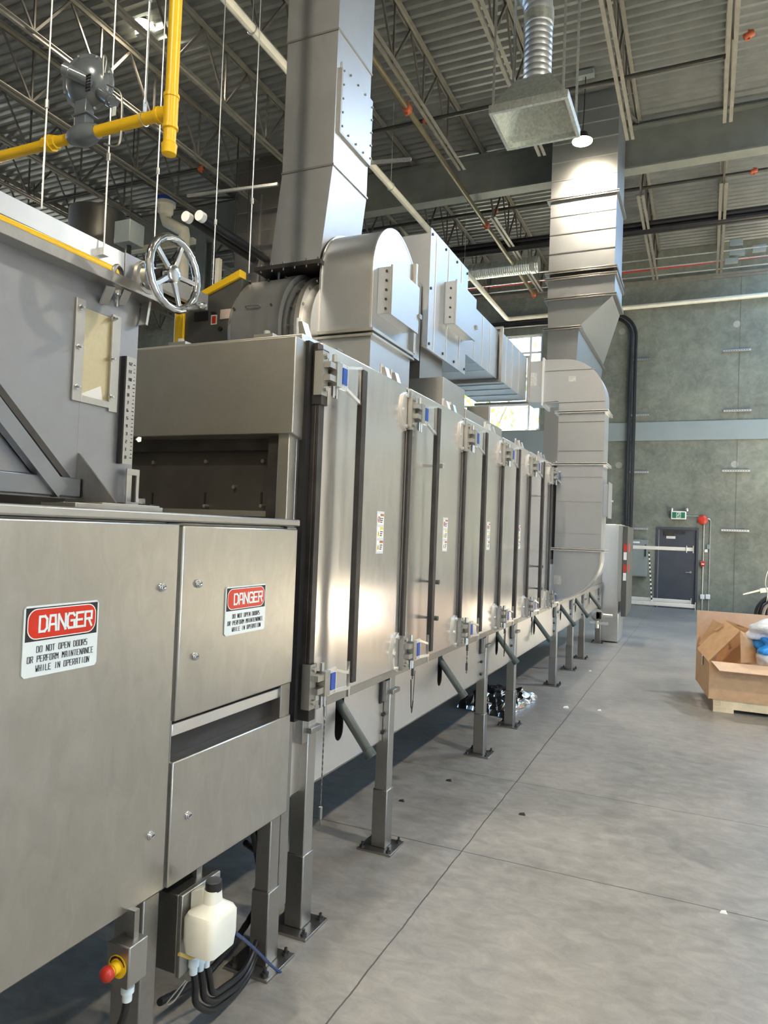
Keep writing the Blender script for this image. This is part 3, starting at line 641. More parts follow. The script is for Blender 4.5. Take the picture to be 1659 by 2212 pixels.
# skirt with slots
SY = [3.2, 4.69, 6.18, 7.70, 9.25, 10.42, 11.75]
edges = [2.70, 3.74, 5.72, 6.72, 8.80, 10.0, 11.0, 12.95]
for a, b in zip(edges, edges[1:]):
    sl = [s for s in SY if a < s < b]; poly = [(a+.005, .61), (b-.005, .61), (b-.005, .965)]
    for s in sorted(sl, reverse=True):
        w = .046; poly += [(s+w, .965), (s+w, .80)] + [(s+w*math.cos(t), .80-w*1.2*math.sin(t)) for t in (PI*k/8 for k in range(1, 8))] + [(s-w, .80), (s-w, .965)]
    poly.append((a+.005, .965))
    sk = MB().prism(poly, 'x', -1.642, -1.638).build('skirt_panel', SSB, oven, smooth=False)
    MB().box(-1.66, -1.638, a+.005, b-.005, .608, .614).build('hem', SSB, sk)
for s in SY:
    a = Vector((-1.74, s+.012, 1.04)); b = Vector((-1.478, s+.012, .715)); dd = (b-a).normalized()
    MB().cyl(a, b, .024, 18).lathe(b-dd*.012, dd, [(0,.024),(.002,.030),(.035,.031),(.045,.029),(.046,.02)], 18).build('drain_pipe', PVC, oven)
LY = [2.86, 3.78, 5.74, 6.74, 8.84, 10.02, 11.05, 12.9]
for y in LY:
    L = MB().box(-1.675, -1.598, y-.038, y+.038, .30, .90).box(-1.672, -1.60, y-.034, y+.034, .9, .99).build('leg', SSR, oven, bevel=.005)
    MB().box(-1.682, -1.592, y-.045, y+.045, .012, .335).build('leg_sleeve', SSK, L, bevel=.006)
    m = MB().box(-1.74, -1.535, y-.10, y+.10, 0, .012).build('base_plate', SSK, L, bevel=.002)
    m = MB()
    for dx in (-1.72, -1.56):
        for dy in (-.075, .075): m.cyl((dx, y+dy, .012), (dx, y+dy, .022), .015, 6).cyl((dx, y+dy, .022), (dx, y+dy, .04), .007, 8)
    m.build('anchor_bolts', DARKST, L)
    m = MB().box(-1.68, -1.575, y-.05, y+.05, .88, .905).box(-1.645, -1.60, y-.085, y-.04, .84, .96); m.build('clamp', SSK, L, bevel=.003)
    if y > 3: MB().box(-1.637, -1.63, y-.10, y-.03, .83, .965).cyl((-1.64, y-.055, .76), (-1.625, y-.055, .76), .01, 8).cyl((-1.64, y-.055, .66), (-1.625, y-.055, .66), .01, 8).build('slot_cover', BLACK, L)
    MB().box(-3.85, -3.77, y-.038, y+.038, 0, .99).build('leg', SSK, oven, bevel=.005)
# hold-down clips on the roof edge
for i in range(7):
    y0 = YP0+PITCH*i
    for dy in ((.02,) if i == 0 else (-.12, .02)):
        m = MB().hexa([(-1.64,y0+dy,2.62),(-1.60,y0+dy,2.62),(-1.60,y0+dy+.05,2.62),(-1.64,y0+dy+.05,2.62),(-1.64,y0+dy-.02,2.70),(-1.62,y0+dy-.02,2.70),(-1.62,y0+dy+.03,2.70),(-1.64,y0+dy+.03,2.70)])
        m.cyl((-1.65, y0+dy, 2.62), (-1.65, y0+dy, 2.72), .01, 8); m.build('roof_clip', SSB, oven)
for px in (395, 580):
    q = at(px, 730 if px < 500 else 712, 'y', 2.7); MB().box(q.x-.05, q.x+.05, 2.66, 2.72, 2.62, 2.66).cyl((q.x, 2.69, 2.66), (q.x, 2.69, 2.68), .015, 8).build('roof_clip', SSR, oven)
# end hood and recessed end panel
MB().hexa([(-3.6,2.52,2.19),(-1.56,2.52,2.19),(-1.575,2.64,2.17),(-3.6,2.66,2.19),(-3.6,2.52,2.595),(-1.56,2.52,2.595),(-1.575,2.66,2.60),(-3.6,2.66,2.60)]).build('end_hood', SSR, oven, bevel=.004)
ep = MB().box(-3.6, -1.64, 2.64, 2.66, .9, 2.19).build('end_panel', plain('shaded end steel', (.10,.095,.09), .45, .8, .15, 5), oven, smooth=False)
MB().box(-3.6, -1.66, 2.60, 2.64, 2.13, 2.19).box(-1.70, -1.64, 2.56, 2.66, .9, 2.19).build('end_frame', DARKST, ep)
MB().box(-1.64, -1.585, 2.54, 2.6, 1.0, 2.20).build('end_jamb', SSR, oven, bevel=.003)
m = MB()
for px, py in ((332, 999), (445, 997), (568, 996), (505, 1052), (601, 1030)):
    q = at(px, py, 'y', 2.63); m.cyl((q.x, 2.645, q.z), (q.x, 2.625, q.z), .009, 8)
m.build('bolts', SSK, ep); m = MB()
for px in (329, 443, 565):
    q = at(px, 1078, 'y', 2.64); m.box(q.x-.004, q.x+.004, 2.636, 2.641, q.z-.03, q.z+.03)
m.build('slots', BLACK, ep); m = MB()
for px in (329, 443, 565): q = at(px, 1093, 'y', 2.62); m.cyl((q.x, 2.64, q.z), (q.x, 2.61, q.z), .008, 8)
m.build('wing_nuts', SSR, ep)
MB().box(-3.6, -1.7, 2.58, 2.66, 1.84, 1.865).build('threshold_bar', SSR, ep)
# ---------------------------------------------------------------- infeed cabinet
cab = thing('infeed_cabinet', (-1.9, 1.6, 0), 'stainless floor cabinet with danger signs at the near end of the oven', 'machine cabinet')
XC = -1.54
MB().box(-3.4, XC-.03, -.6, 1.80, .66, 1.80).box(-3.4, XC-.03, 1.80, 2.50, 1.16, 1.80).box(-3.4, XC-.30, 1.80, 2.50, .66, 1.16).build('body', SSK, cab, smooth=False)
MB().box(-1.62, XC+.004, -.6, 2.575, 1.803, 1.832).build('top_tube', SSR, cab, bevel=.006)
MB().box(-3.4, -1.62, -.6, 2.55, 1.80, 1.82).build('top_plate', SSK, cab, smooth=False)
MB().box(-1.62, XC-.01, 2.50, 2.57, .62, 1.80).box(-1.62, XC-.02, 1.80, 1.86, .62, 1.8).build('frame', SSK, cab, bevel=.003)
MB().box(-1.60, XC-.02, 1.86, 2.50, 1.105, 1.145).build('divider_rail', SSB, cab, bevel=.003)
MB().box(XC-.06, XC-.055, 1.86, 2.5, 1.0, 1.1).build('opening_shade', BLACK, cab)  # black sheet standing for the shade inside the opening
def lock(y, z, par):
    l = MB().lathe((XC, y, z), (1,0,0), [(0,.014),(.006,.0135),(.0065,.011),(.011,.0105),(.012,.008)], 20).build('lock', CHROME, par)
    MB().bar((XC+.0125, y-.006, z-.001), (XC+.0125, y+.006, z+.003), .002, .002).build('lock_slot', BLACK, par)
dA = MB().box(XC-.03, XC, -.6, 1.832, .632, 1.797).build('door', SSC, cab, bevel=.006); lock(1.757, 1.597, dA); lock(1.757, .831, dA)
dB = MB().box(XC-.03, XC, 1.850, 2.565, 1.158, 1.793).build('door', SSC, cab, bevel=.006); lock(1.933, 1.599, dB); lock(1.933, 1.357, dB)
dC = MB().box(XC-.03, XC, 1.848, 2.566, .628, 1.028).box(XC-.06, XC, 1.848, 2.566, 1.02, 1.028).build('drawer', SSC, cab, bevel=.005); lock(1.932, .832, dC)
def danger(y0, y1, z0, z1, par):
    X_ = XC+.004
    s = MB().prism([(y0+.008, z0), (y1-.008, z0), (y1, z0+.008), (y1, z1-.008), (y1-.008, z1), (y0+.008, z1), (y0, z1-.008), (y0, z0+.008)], 'x', XC+.0005, X_).build('danger_sign', SIGNW, par, smooth=False)
    w = y1-y0; h = z1-z0; zt = z1-.005; zb = z0+h*.50
    MB().box(X_, X_+.0004, y0+.005, y1-.005, zb, zt).build('black_field', BLACK, par, smooth=False)
    def oval(a, b, c, d, r):
        P = []
        for (cy, cz, q0) in ((b-r, d-r, 0), (a+r, d-r, 1), (a+r, c+r, 2), (b-r, c+r, 3)):
            for k in range(7): t = PI/2*(q0+k/6); P.append((cy+r*math.cos(t), cz+r*math.sin(t)))
        return P
    MB().prism(oval(y0+.010, y1-.010, zb+.004, zt-.003, .028), 'x', X_+.0004, X_+.0008).build('white_outline', WHITE, par, smooth=False)
    MB().prism(oval(y0+.0125, y1-.0125, zb+.0065, zt-.0055, .026), 'x', X_+.0008, X_+.0012).build('red_field', SIGNR, par, smooth=False)
    m = MB(); write(m, 'DANGER', (X_+.0012, y0+.045*w/.24, zb+h*.13), (0,1,0), (0,0,1), h*.21, w*.092, w*.030, .0062); m.build('sign_heading', SIGNW, par, smooth=False)
    m = MB()
    for k, (tx, off) in enumerate((('DO NOT OPEN DOORS', .17), ('OR PERFORM MAINTENANCE', .06), ('WHILE IN OPERATION', .17))):
        write(m, tx, (X_+.0002, y0+off*w, z0+h*(.34-.135*k)), (0,1,0), (0,0,1), h*.085, w*.026, w*.0145, .0011)
    m.build('sign_text', BLACK, par, smooth=False)
danger(1.263, 1.503, 1.397, 1.577, dA); danger(2.085, 2.338, 1.405, 1.579, dB)
# legs of the cabinet
for x, y, w in ((-1.615, 1.80, .062), (-1.615, 2.555, .036), (-3.3, 1.76, .05), (-3.3, 2.5, .05)):
    L = MB().box(x-w, x+w*.9, y-min(w,.036), y+min(w,.036), .012, .66).build('leg', SSK, cab, bevel=.005)
    if abs(y-2.56) < .1 and x > -2: MB().box(x-w-.008, x+w*.9+.008, y-w-.008, y+w+.008, .012, .31).build('leg_sleeve', SSK, L, bevel=.005)
    m = MB().box(x-.12, x+.09, y-.11, y+.10, 0, .012).build('base_plate', SSK, L, bevel=.002)
    mb_ = MB()
    for dx in (-.09, .06):
        for dy in (-.08, .075): mb_.cyl((x+dx, y+dy, .012), (x+dx, y+dy, .022), .016, 6).cyl((x+dx, y+dy, .022), (x+dx, y+dy, .04), .007, 8)
    mb_.build('anchor_bolts', DARKST, L)
# box and reservoir under the cabinet
jb = thing('terminal_box', (-1.56, 1.97, .45), 'flat stainless terminal box hanging below the cabinet behind the plastic bottle', 'enclosure')
MB().box(-1.62, -1.535, 1.90, 2.09, .33, .585).build('body', SSK, jb, bevel=.004)
MB().box(-1.532, -1.515, 1.895, 2.095, .325, .59).build('lid', SSR, jb, bevel=.003)
MB().box(-1.58, -1.56, 2.02, 2.05, .585, .64).build('hanger', SSK, jb)
p = at(455, 1992, 'x', -1.44); bt = thing('reservoir_bottle', p, 'milky white plastic reservoir bottle with black cap on the terminal box', 'bottle')
def rounded(cx, cy, hx, hy, r, n=4):
    P = []
    for sx_, sy_, q in ((1,1,0), (-1,1,1), (-1,-1,2), (1,-1,3)):
        for k in range(n+1): t = PI/2*(q+k/n); P.append((cx+sx_*(hx-r)+r*math.cos(t), cy+sy_*(hy-r)+r*math.sin(t)))
    return P
m = MB(); rings = []
for dz, hx, hy, r in ((-.088,.045,.055,.02), (-.08,.058,.068,.025), (-.04,.062,.073,.025), (.03,.062,.073,.025), (.045,.055,.066,.025), (.056,.036,.045,.022), (.066,.026,.032,.02), (.105,.024,.028,.02)):
    oy = .0 if dz < .05 else .006
    rings.append([m.b.verts.new((x, y, p.z+dz)) for x, y in rounded(p.x, p.y+oy, hx, hy, r)])
for A, B in zip(rings, rings[1:]):
    for k in range(len(A)): m.face([A[k], A[(k+1)%len(A)], B[(k+1)%len(B)], B[k]])
m.face(rings[0][::-1]); m.face(rings[-1]); m.build('bottle', BOTTLE, bt)
MB().hexa([(p.x-.07,p.y-.02,p.z+.03),(p.x-.02,p.y-.02,p.z+.05),(p.x-.02,p.y+.02,p.z+.05),(p.x-.07,p.y+.02,p.z+.03),(p.x-.07,p.y-.02,p.z+.09),(p.x-.02,p.y-.018,p.z+.115),(p.x-.02,p.y+.018,p.z+.115),(p.x-.07,p.y+.02,p.z+.09)]).build('mounting_ear', BOTTLE, bt, bevel=.004)
MB().lathe((p.x, p.y+.008, p.z+.10), (0,0,1), [(0,.024),(.002,.027),(.03,.027),(.034,.024),(.036,.012)], 20).build('cap', BLACK, bt)
MB().tube([(p.x-.05,p.y-.09,p.z-.07),(p.x-.04,p.y-.05,p.z-.1),(p.x-.02,p.y+.02,p.z-.115),(p.x-.0,p.y+.05,p.z-.10)], .006, 8).build('amber_hose', plain('amber tube', (.55,.42,.12), .3), bt)
def spline(P, n=10):
    P = [Vector(q) for q in P]; out = []
    for i in range(len(P)-1):
        p0 = P[max(i-1,0)]; p1 = P[i]; p2 = P[i+1]; p3 = P[min(i+2, len(P)-1)]
        for k in range(n):
            t = k/n; out.append(.5*((2*p1)+(p2-p0)*t+(2*p0-5*p1+4*p2-p3)*t*t+(3*p1-p0-3*p2+p3)*t**3))
    out.append(P[-1]); return out
for i, (px, dx) in enumerate(((418, 0), (432, .0), (445, .0))):
    g = at(px, 2090-i*8, 'x', -1.50); 
    lo = at(px+8+i*3, 2170-i*14, 'x', -1.50)
    P = [g, g.lerp(lo, .5), lo, at(470+i*6, 2178-i*22, 'x', -1.53), at(535, 2118-i*18, 'x', -1.60), at(570+i*3, 2000-i*20, 'x', -1.66), at(578+i*4, 1900, 'x', -1.68), at(566+i*4, 1800, 'x', -1.70)]
    for q in P: q.z = max(q.z, .02)
    cb = MB().tube(spline(P, 14), .0115, 10, rf=lambda k: .0115 if k % 2 else .0108).build('flexible_conduit', BLACK)
    tag(cb, ['black flexible conduit under the terminal box, leftmost and lowest of the three', 'black flexible conduit under the terminal box, middle of the three', 'black flexible conduit under the terminal box, rightmost of the three'][i], 'conduit', 'flexible conduits under the cabinet')
    MB().lathe(g+Vector((0,0,.05)), (0,0,-1), [(0,.014),(.02,.014),(.021,.018),(.045,.018),(.046,.014),(.07,.0135)], 12).build('gland', SIGNW, cb)
P = [at(345, 2165, 'x', -1.66), at(450, 2100, 'x', -1.70), at(545, 1975, 'x', -1.72), at(575, 1870, 'x', -1.74), at(530, 1820, 'x', -1.76)]
for q in P: q.z = max(q.z, .02)
tag(MB().tube(spline(P, 14), .014, 10, rf=lambda k: .014 if k % 2 else .0125).build('flexible_conduit', BLACK), 'thicker black corrugated conduit passing behind the bottle to the left', 'conduit')
bun = MB()
for i in range(6):
    P = [at(545+8*i, 1790, 'x', -1.66-.012*(i%3)), at(562+5*i, 1900, 'x', -1.66-.012*(i%2)), at(562+4*i, 2000, 'x', -1.67), at(545+3*i, 2065, 'x', -1.70)]
    bun.tube(spline(P, 8), .0115, 8)
bu = bun.build('cable_bundle', BLACK); tag(bu, 'thick bundle of black cables beside the cabinet leg', 'cable bundle')
q = at(574, 1952, 'x', -1.665); MB().ring(q, (0,0,1), .036, .003, 16, 5).build('cable_tie', BLKPIPE, bu)
P = [at(505, 2012, 'x', -1.44), at(545, 2045, 'x', -1.48), at(585, 2085, 'x', -1.52), at(606, 2100, 'x', -1.52)]
tag(MB().tube(spline(P, 12), .006, 8).build('air_hose', plain('dark blue hose', (.02,.05,.16), .2)), 'dark blue air hose running from the bottle to the floor', 'hose')
P = [at(562, 1830, 'x', -1.66), at(572, 1950, 'x', -1.66), at(565, 2030, 'x', -1.64), at(600, 2092, 'x', -1.56)]
tag(MB().tube(spline(P, 12), .005, 8).build('air_hose', plain('blue hose', (.03,.07,.22), .2)), 'thin blue air hose dropping down along the cable bundle', 'hose')
P = [at(400, 2118, 'x', -1.5), at(360, 2168, 'x', -1.5), at(378, 2160, 'x', -1.48), at(404, 2120, 'x', -1.46)]
tag(MB().tube(spline(P, 10), .0025, 6).build('ground_wire', SSR), 'thin loose wire loop left of the conduits under the terminal box', 'wire')
q = at(578, 1800, 'x', -1.68); m = MB().hexa([(q.x, q.y-.035, q.z-.03), (q.x+.003, q.y-.035, q.z-.03), (q.x+.003, q.y+.03, q.z-.04), (q.x, q.y+.03, q.z-.04), (q.x, q.y-.03, q.z+.025), (q.x+.003, q.y-.03, q.z+.025), (q.x+.003, q.y+.03, q.z+.02), (q.x, q.y+.03, q.z+.02)])
tag(m.build('tape_tag', NEON), 'fluorescent yellow tape tag on the cables under the cabinet', 'tag')
# emergency stop
p = at(276, 2072, 'x', -1.52); es = thing('emergency_stop', p, 'small stainless box with red mushroom button on a yellow disc', 'emergency stop')
w = .048; MB().box(p.x-w, p.x+w*.7, p.y-.03, p.y+.045, p.z-.062, p.z+.056).build('enclosure', SSR, es, bevel=.003)
MB().box(p.x-w, p.x+w*.7, p.y-.034, p.y-.03, p.z-.062, p.z+.056).build('front_plate', SSK, es, bevel=.001)
MB().cyl((p.x-.006, p.y-.034, p.z-.005), (p.x-.006, p.y-.036, p.z-.005), .033, 28).build('yellow_disc', YEL, es)
m = MB(); 
for k in range(14): a = PI*.1+PI*.8*k/13; m.box(p.x-.006+.027*math.cos(a)-.002, p.x-.006+.027*math.cos(a)+.002, p.y-.0365, p.y-.036, p.z-.005+.027*math.sin(a)-.003, p.z-.005+.027*math.sin(a)+.003)
m.build('disc_print', BLACK, es)
MB().lathe((p.x-.006, p.y-.036, p.z-.005), (0,-1,0), [(0,.018),(.02,.017),(.021,.013),(.03,.013)], 20).build('collar', YEL, es)
MB().lathe((p.x-.006, p.y-.062, p.z-.005), (0,-1,0), [(0,.013),(.004,.021),(.014,.0225),(.022,.02),(.028,.013),(.030,.004)], 24).build('red_button', RED, es)
MB().box(p.x-.02, p.x+.01, p.y+.01, p.y+.03, p.z+.056, .645).build('mounting_tab', SSK, es)
MB().lathe((p.x-.005, p.y+.01, p.z-.062), (0,0,-1), [(0,.015),(.02,.015),(.022,.02),(.04,.02),(.042,.015),(.065,.0145)], 14).build('gland', SIGNW, es)
P = [(p.x-.005, p.y+.01, p.z-.12), (p.x-.01, p.y, p.z-.18), (p.x-.04, p.y-.03, p.z-.28), (p.x-.05, p.y-.04, .02)]
MB().tube(spline(P, 8), .011, 10).build('cable', BLACK, es)
# ---------------------------------------------------------------- feed hopper on the cabinet
hop = thing('feed_hopper', (-2.2, 1.1, 1.82), 'grey brushed steel hopper with window and side ruler standing on the cabinet', 'hopper')
XH = -1.75
def hz(px, py, x=XH): return at(px, py, 'x', x)
wy0, wy1 = hz(180, 700).y, hz(240, 700).y; wz0, wz1 = hz(205, 862).z+.0, hz(205, 672).z
yr = hz(290, 900).y; mb_ = MB(); zt = hz(280, 640).z
poly = [(.2, 1.86), (yr, 1.86), (yr, zt), (.2, zt)]
mb_.box(XH-.006, XH, .2, wy0, 1.86, zt).box(XH-.006, XH, wy1, yr, 1.86, zt).box(XH-.006, XH, wy0, wy1, 1.86, wz0).box(XH-.006, XH, wy0, wy1, wz1, zt)
mb_.build('side_plate', SSHOP, hop, smooth=False)
MB().box(-3.1, -3.094, .2, yr, 1.86, zt).build('side_plate', SSHOP, hop, smooth=False)
MB().hexa([(-3.09,.3,2.5),(XH-.01,.3,2.5),(XH-.01,.31,2.5),(-3.09,.31,2.5),(-3.09,yr-.25,1.95),(XH-.01,yr-.25,1.95),(XH-.01,yr-.24,1.95),(-3.09,yr-.24,1.95)]).box(-3.09, XH-.01, yr-.25, yr-.245, 1.9, zt).build('chute', plain('lamplit hopper inner', (.62,.55,.40), .4, .6, .1, 5), hop, smooth=False)  # tan lamp reflections are put into the inner steel colour
MB().box(XH, XH+.008, wy0-.035, wy0, wz0-.02, wz1+.02).box(XH, XH+.008, wy1, wy1+.035, wz0-.03, wz1+.01).box(XH, XH+.008, wy0, wy1, wz0-.02, wz0).build('window_frame', SSR, hop, bevel=.001)
MB().box(XH-.004, XH-.001, wy0, wy1, wz0, wz1).build('window_pane', LAMPTAN, hop, smooth=False)
MB().prism([(wy0, wz0+.004), (wy1-.02, wz0), (wy1-.03, wz0+.045)], 'x', XH-.001, XH).build('inner_deflector', SSB, hop)
m = MB()
for px, py in ((170, 665), (165, 750), (161, 836), (241, 690), (237, 776), (234, 858)):
    q = hz(px, py); m.cyl((XH+.008, q.y, q.z), (XH+.013, q.y, q.z), .008, 6).cyl((XH+.013, q.y, q.z), (XH+.024, q.y, q.z), .004, 8)
m.build('window_bolts', CHROME, hop)
zf = hz(0, 505).z
MB().box(XH-.01, XH+.06, .2, yr+.09, zt-.004, zt+.004).box(XH+.052, XH+.06, .2, yr+.02, zt-.004, zt+.03).build('top_flange', SSK, hop, bevel=.002)
r0 = hz(283, 772, XH+.02); r1 = hz(275, 1003, XH+.02)
ry0, ry1 = hz(266, 900, XH+.02).y, hz(289, 900, XH+.02).y
ru = MB().box(XH+.018, XH+.021, ry0+.004, ry1, r1.z, r0.z).build('ruler', SSR, hop, smooth=False)
MB().box(XH, XH+.018, ry0, ry0+.006, r1.z, r0.z).build('ruler_spacer', BLACK, ru)
m = MB(); hgt = (r0.z-r1.z)
for k in range(13):
    z = r1.z+.018+k*(hgt-.045)/12; write(m, str(k), (XH+.0212, ry0+.014, z), (0,1,0), (0,0,1), .009, .005, .003, .0012); m.box(XH+.021, XH+.0216, ry1-.012, ry1-.004, z+.003, z+.005)
    if k < 12: m.box(XH+.021, XH+.0216, ry1-.009, ry1-.005, z+.003+(hgt-.045)/24, z+.0045+(hgt-.045)/24)
m.build('ruler_marks', BLACK, ru, smooth=False)
q = hz(298, 950, XH+.02); MB().prism([(q.y-.012, q.z), (q.y, q.z+.010), (q.y+.012, q.z+.010), (q.y+.012, q.z-.004), (q.y, q.z-.008)], 'x', XH+.02, XH+.023).build('pointer', WHITE, hop)
# slotted bracket and foot
b0 = hz(275, 1012, XH+.03); b1 = hz(298, 1090, XH+.03)
MB().box(XH+.025, XH+.031, b0.y, b0.y+.022, 1.853, b0.z).box(XH+.025, XH+.031, b1.y-.012, b1.y, 1.853, b0.z).box(XH+.025, XH+.031, b0.y, b1.y, b0.z-.02, b0.z).box(XH+.025, XH+.031, b0.y, b1.y, 1.853, 1.862).build('slotted_bracket', SSR, hop, bevel=.001)
MB().cyl((XH+.06, b1.y-.02, 1.858), (XH+.06, b1.y-.02, 1.875), .014, 6).build('foot_bolt', CHROME, hop)
MB().box(-1.80, -1.64, 1.60, b1.y+.015, 1.845, 1.853).box(-1.78, -1.64, 1.50, b1.y+.03, 1.832, 1.848).build('foot', SSR, hop, bevel=.002)
yg = 1.60; g0 = at(145, 980, 'y', yg); g1 = at(170, 979, 'y', yg); g2 = at(250, 1088, 'y', yg)
MB().prism([(g0.x, 1.853), (g0.x, g0.z), (g1.x, g1.z), (g2.x, 1.853)], 'y', yg, yg+.006).build('gusset', SSK, hop)
t0 = at(178, 1040, 'y', yg); MB().box(t0.x-.06, t0.x, .1, yg-.004, 1.865, at(178, 1034, 'y', yg).z).build('base_tube', plain('blue grey steel', (.25,.27,.30), .35, .9, .1, 5), hop, bevel=.004)
a_ = hz(0, 895, -1.727); b_ = hz(128, 1062, -1.727); MB().bar(a_+(a_-b_)*.6, b_, .046, .03, up=(1,0,0)).build('diagonal_brace', plain('blue grey brace', (.28,.30,.33), .35, .9, .1, 5), hop)
a2 = hz(0, 845, -1.742); b2 = hz(165, 1062, -1.742); MB().bar(a2+(a2-b2)*.6, b2, .02, .012, up=(1,0,0)).build('brace_channel', DARKST, hop)
# lifting eye, clamp brackets and the wheel bracket
q = at(255, 592, 'x', XH+.03); MB().ring(q, (1,.25,0), .024, .0075, 24, 10).cyl(q-Vector((0,0,.03)), q-Vector((0,0,.05)), .009, 10).build('lifting_eye', SSK, hop)
m = MB()
for px, py in ((240, 634), (278, 636)):
    a_ = at(px, py-16, 'x', XH+.05); b_ = at(px-16, py+22, 'x', XH+.005); m.bar(a_, b_, .006, .03, up=(0,1,0))
m.build('clamp_bracket', SSR, hop); q = at(253, 636, 'x', XH+.03); MB().cyl(q+Vector((0,0,.02)), q, .012, 6).cyl(q, q-Vector((0,0,.04)), .007, 8).build('clamp_bolt', CHROME, hop)
XB = -1.70; pa = at(272, 545, 'x', XB); pb = at(272, 612, 'x', XB); pc = at(355, 665, 'x', XB); pd = at(345, 592, 'x', XB)
MB().prism([(pa.y, pb.z), (pa.y, pa.z), (pd.y, pa.z), (pc.y, pb.z)], 'x', XB-.006, XB).hexa([(XB-.05,pa.y,pb.z-.006),(XB+.01,pa.y,pb.z-.006),(XB+.01,pc.y,pb.z-.006),(XB-.05,pc.y,pb.z-.006),(XB-.05,pa.y,pb.z),(XB+.01,pa.y,pb.z),(XB+.01,pc.y,pb.z),(XB-.05,pc.y,pb.z)]).build('wheel_bracket', SSHOP, hop, bevel=.001)
MB().bar((XB-.03, pc.y-.05, pb.z-.01), (XB-.03, yr, pb.z-.10), .03, .01).build('bracket_stay', SSR, hop)
hc = at(376, 592, 'x', -1.58)
q = at(320, 598, 'x', XB+.02); P = [(q.y+.055*math.cos(t), q.z+.03+ .055*math.sin(t)*1.1) for t in (PI*2*k/6 for k in range(6))]
ax = Vector((XB, hc.y, hc.z)); MB().lathe(ax, (1,0,0), [(0,.055),(.012,.052),(.014,.04),(.03,.036),(.032,.025)], 28).build('flange_bearing', SSR, hop)
m = MB()
for a in (.8, 2.4, 4.0, 5.5): m.cyl(ax+Vector((.012, .044*math.cos(a), .044*math.sin(a))), ax+Vector((.022, .044*math.cos(a), .044*math.sin(a))), .008, 6)
m.build('bearing_bolts', CHROME, hop)
MB().cyl(ax+Vector((.03,0,0)), ax+Vector((.085,0,0)), .024, 20).build('boot', BLACK, hop)
hw = thing('handwheel', hc, 'polished aluminium five spoke handwheel with revolving grip above the hopper', 'handwheel')
R_ = .112; MB().ring(hc, (1,0,0), R_, .0135, 72, 14, wob=.0012, wn=24).build('rim', CHROME, hw)
MB().lathe(hc-Vector((.03,0,0)), (1,0,0), [(0,.022),(.02,.029),(.035,.028),(.038,.022),(.0385,.010)], 24).build('hub', CHROME, hw)
for k in range(5):
    a = math.radians(-72+72*k); dv = Vector((0, math.cos(a), math.sin(a))); e = hc+dv*R_*.97+Vector((.002,0,0)); s_ = hc+dv*.012-Vector((.006,0,0)); t_ = Vector((1,0,0)).cross(dv)
    MB().hexa([s_-t_*.011-Vector((.006,0,0)), s_+t_*.011-Vector((.006,0,0)), e+t_*.008-Vector((.005,0,0)), e-t_*.008-Vector((.005,0,0)), s_-t_*.009+Vector((.006,0,0)), s_+t_*.009+Vector((.006,0,0)), e+t_*.007+Vector((.004,0,0)), e-t_*.007+Vector((.004,0,0))]).build('spoke', CHROME, hw, bevel=.002)
a = math.radians(-60); e = hc+Vector((.012, math.cos(a)*R_, math.sin(a)*R_)); MB().lathe(e, (1,.0,.05), [(0,.009),(.008,.009),(.012,.007),(.03,.012),(.05,.0135),(.07,.010),(.078,.004)], 16).build('grip', CHROME, hw)
# ================================================================ ductwork on the oven
XF = -1.87
def seam_x(m, x, y0, y1, zs, t=.003):
    for z in zs: m.box(x, x+t, y0, y1, z-.004, z+.004)
# fan elbow with arched top
el = thing('fan_elbow', (-2.05, 4.15, 2.6), 'stainless elbow duct with arched top and a hinged access box', 'duct elbow')
y0, y1, xb = 3.87, 4.50, -2.235
def arch(y0, y1, zb, zs, zt, n=20):      # profile in y-z: front wall, rounded shoulder, falling to the rear
    P = [(y0, zb), (y0, zs)]
    yc = y0+.36
    for k in range(1, n+1):
        t = PI - (PI*.5)*k/n; P.append((yc+.36*math.cos(t), zs+(zt-zs)*math.sin(t)))
    for k in range(1, 8): t = k/8; P.append((yc+(y1-yc)*t, zt-.10*t*t-.02*t))
    P.append((y1, zt-.12)); P.append((y1, zb)); return P
ztop = at(850, 495, 'x', XF).z
MB().prism(arch(y0, y1, 3.03, 3.38, ztop), 'x', xb, XF).build('shell', DUCT, el)
m = MB(); P = arch(y0-.004, y1, 3.03, 3.38, ztop+.004)
for a, b in zip(P[:-1], P[1:-1]): m.bar((XF-.004, a[0], a[1]), (XF-.004, b[0], b[1]), .012, .012); m.bar((xb+.004, a[0], a[1]), (xb+.004, b[0], b[1]), .012, .012)
m.build('edge_seam', SSB, el)
bx = [at(813, 578, 'x', XF), at(872, 722, 'x', XF)]
MB().box(XF, XF+.085, bx[0].y+.03, bx[1].y+.0, 3.13, 3.42).build('access_box', DUCT, el, bevel=.002)
AB = MB().box(XF+.085, XF+.10, bx[0].y+.028, bx[1].y+.012, 3.12, 3.43).build('access_door', DUCT, el, bevel=.002)
m = MB()
for k in range(5): m.cyl((XF+.06, bx[0].y+.03, 3.16+k*.058), (XF+.06, bx[0].y+.022, 3.16+k*.058), .008, 6)
m.build('rivets', DARKST, el); MB().box(XF+.09, XF+.115, bx[1].y+.0, bx[1].y+.03, 3.22, 3.25).build('catch', SSK, AB)
m = MB().box(XF-.02, XF+.03, y1-.01, y1+.02, 3.03, ztop-.10).box(xb, XF+.03, y1-.01, y1+.02, 3.02, 3.05); m.build('rear_flange', SSR, el, bevel=.003)
m = MB().box(xb-.02, XF+.025, y0-.025, y1+.02, 3.005, 3.025).box(xb-.02, XF+.025, y0-.025, y1+.02, 2.975, 2.99).build('lower_flange', SSR, el, bevel=.002)
MB().box(xb, XF, y0, y1, 2.58, 3.0).build('drop_duct', DUCT, el, smooth=False)
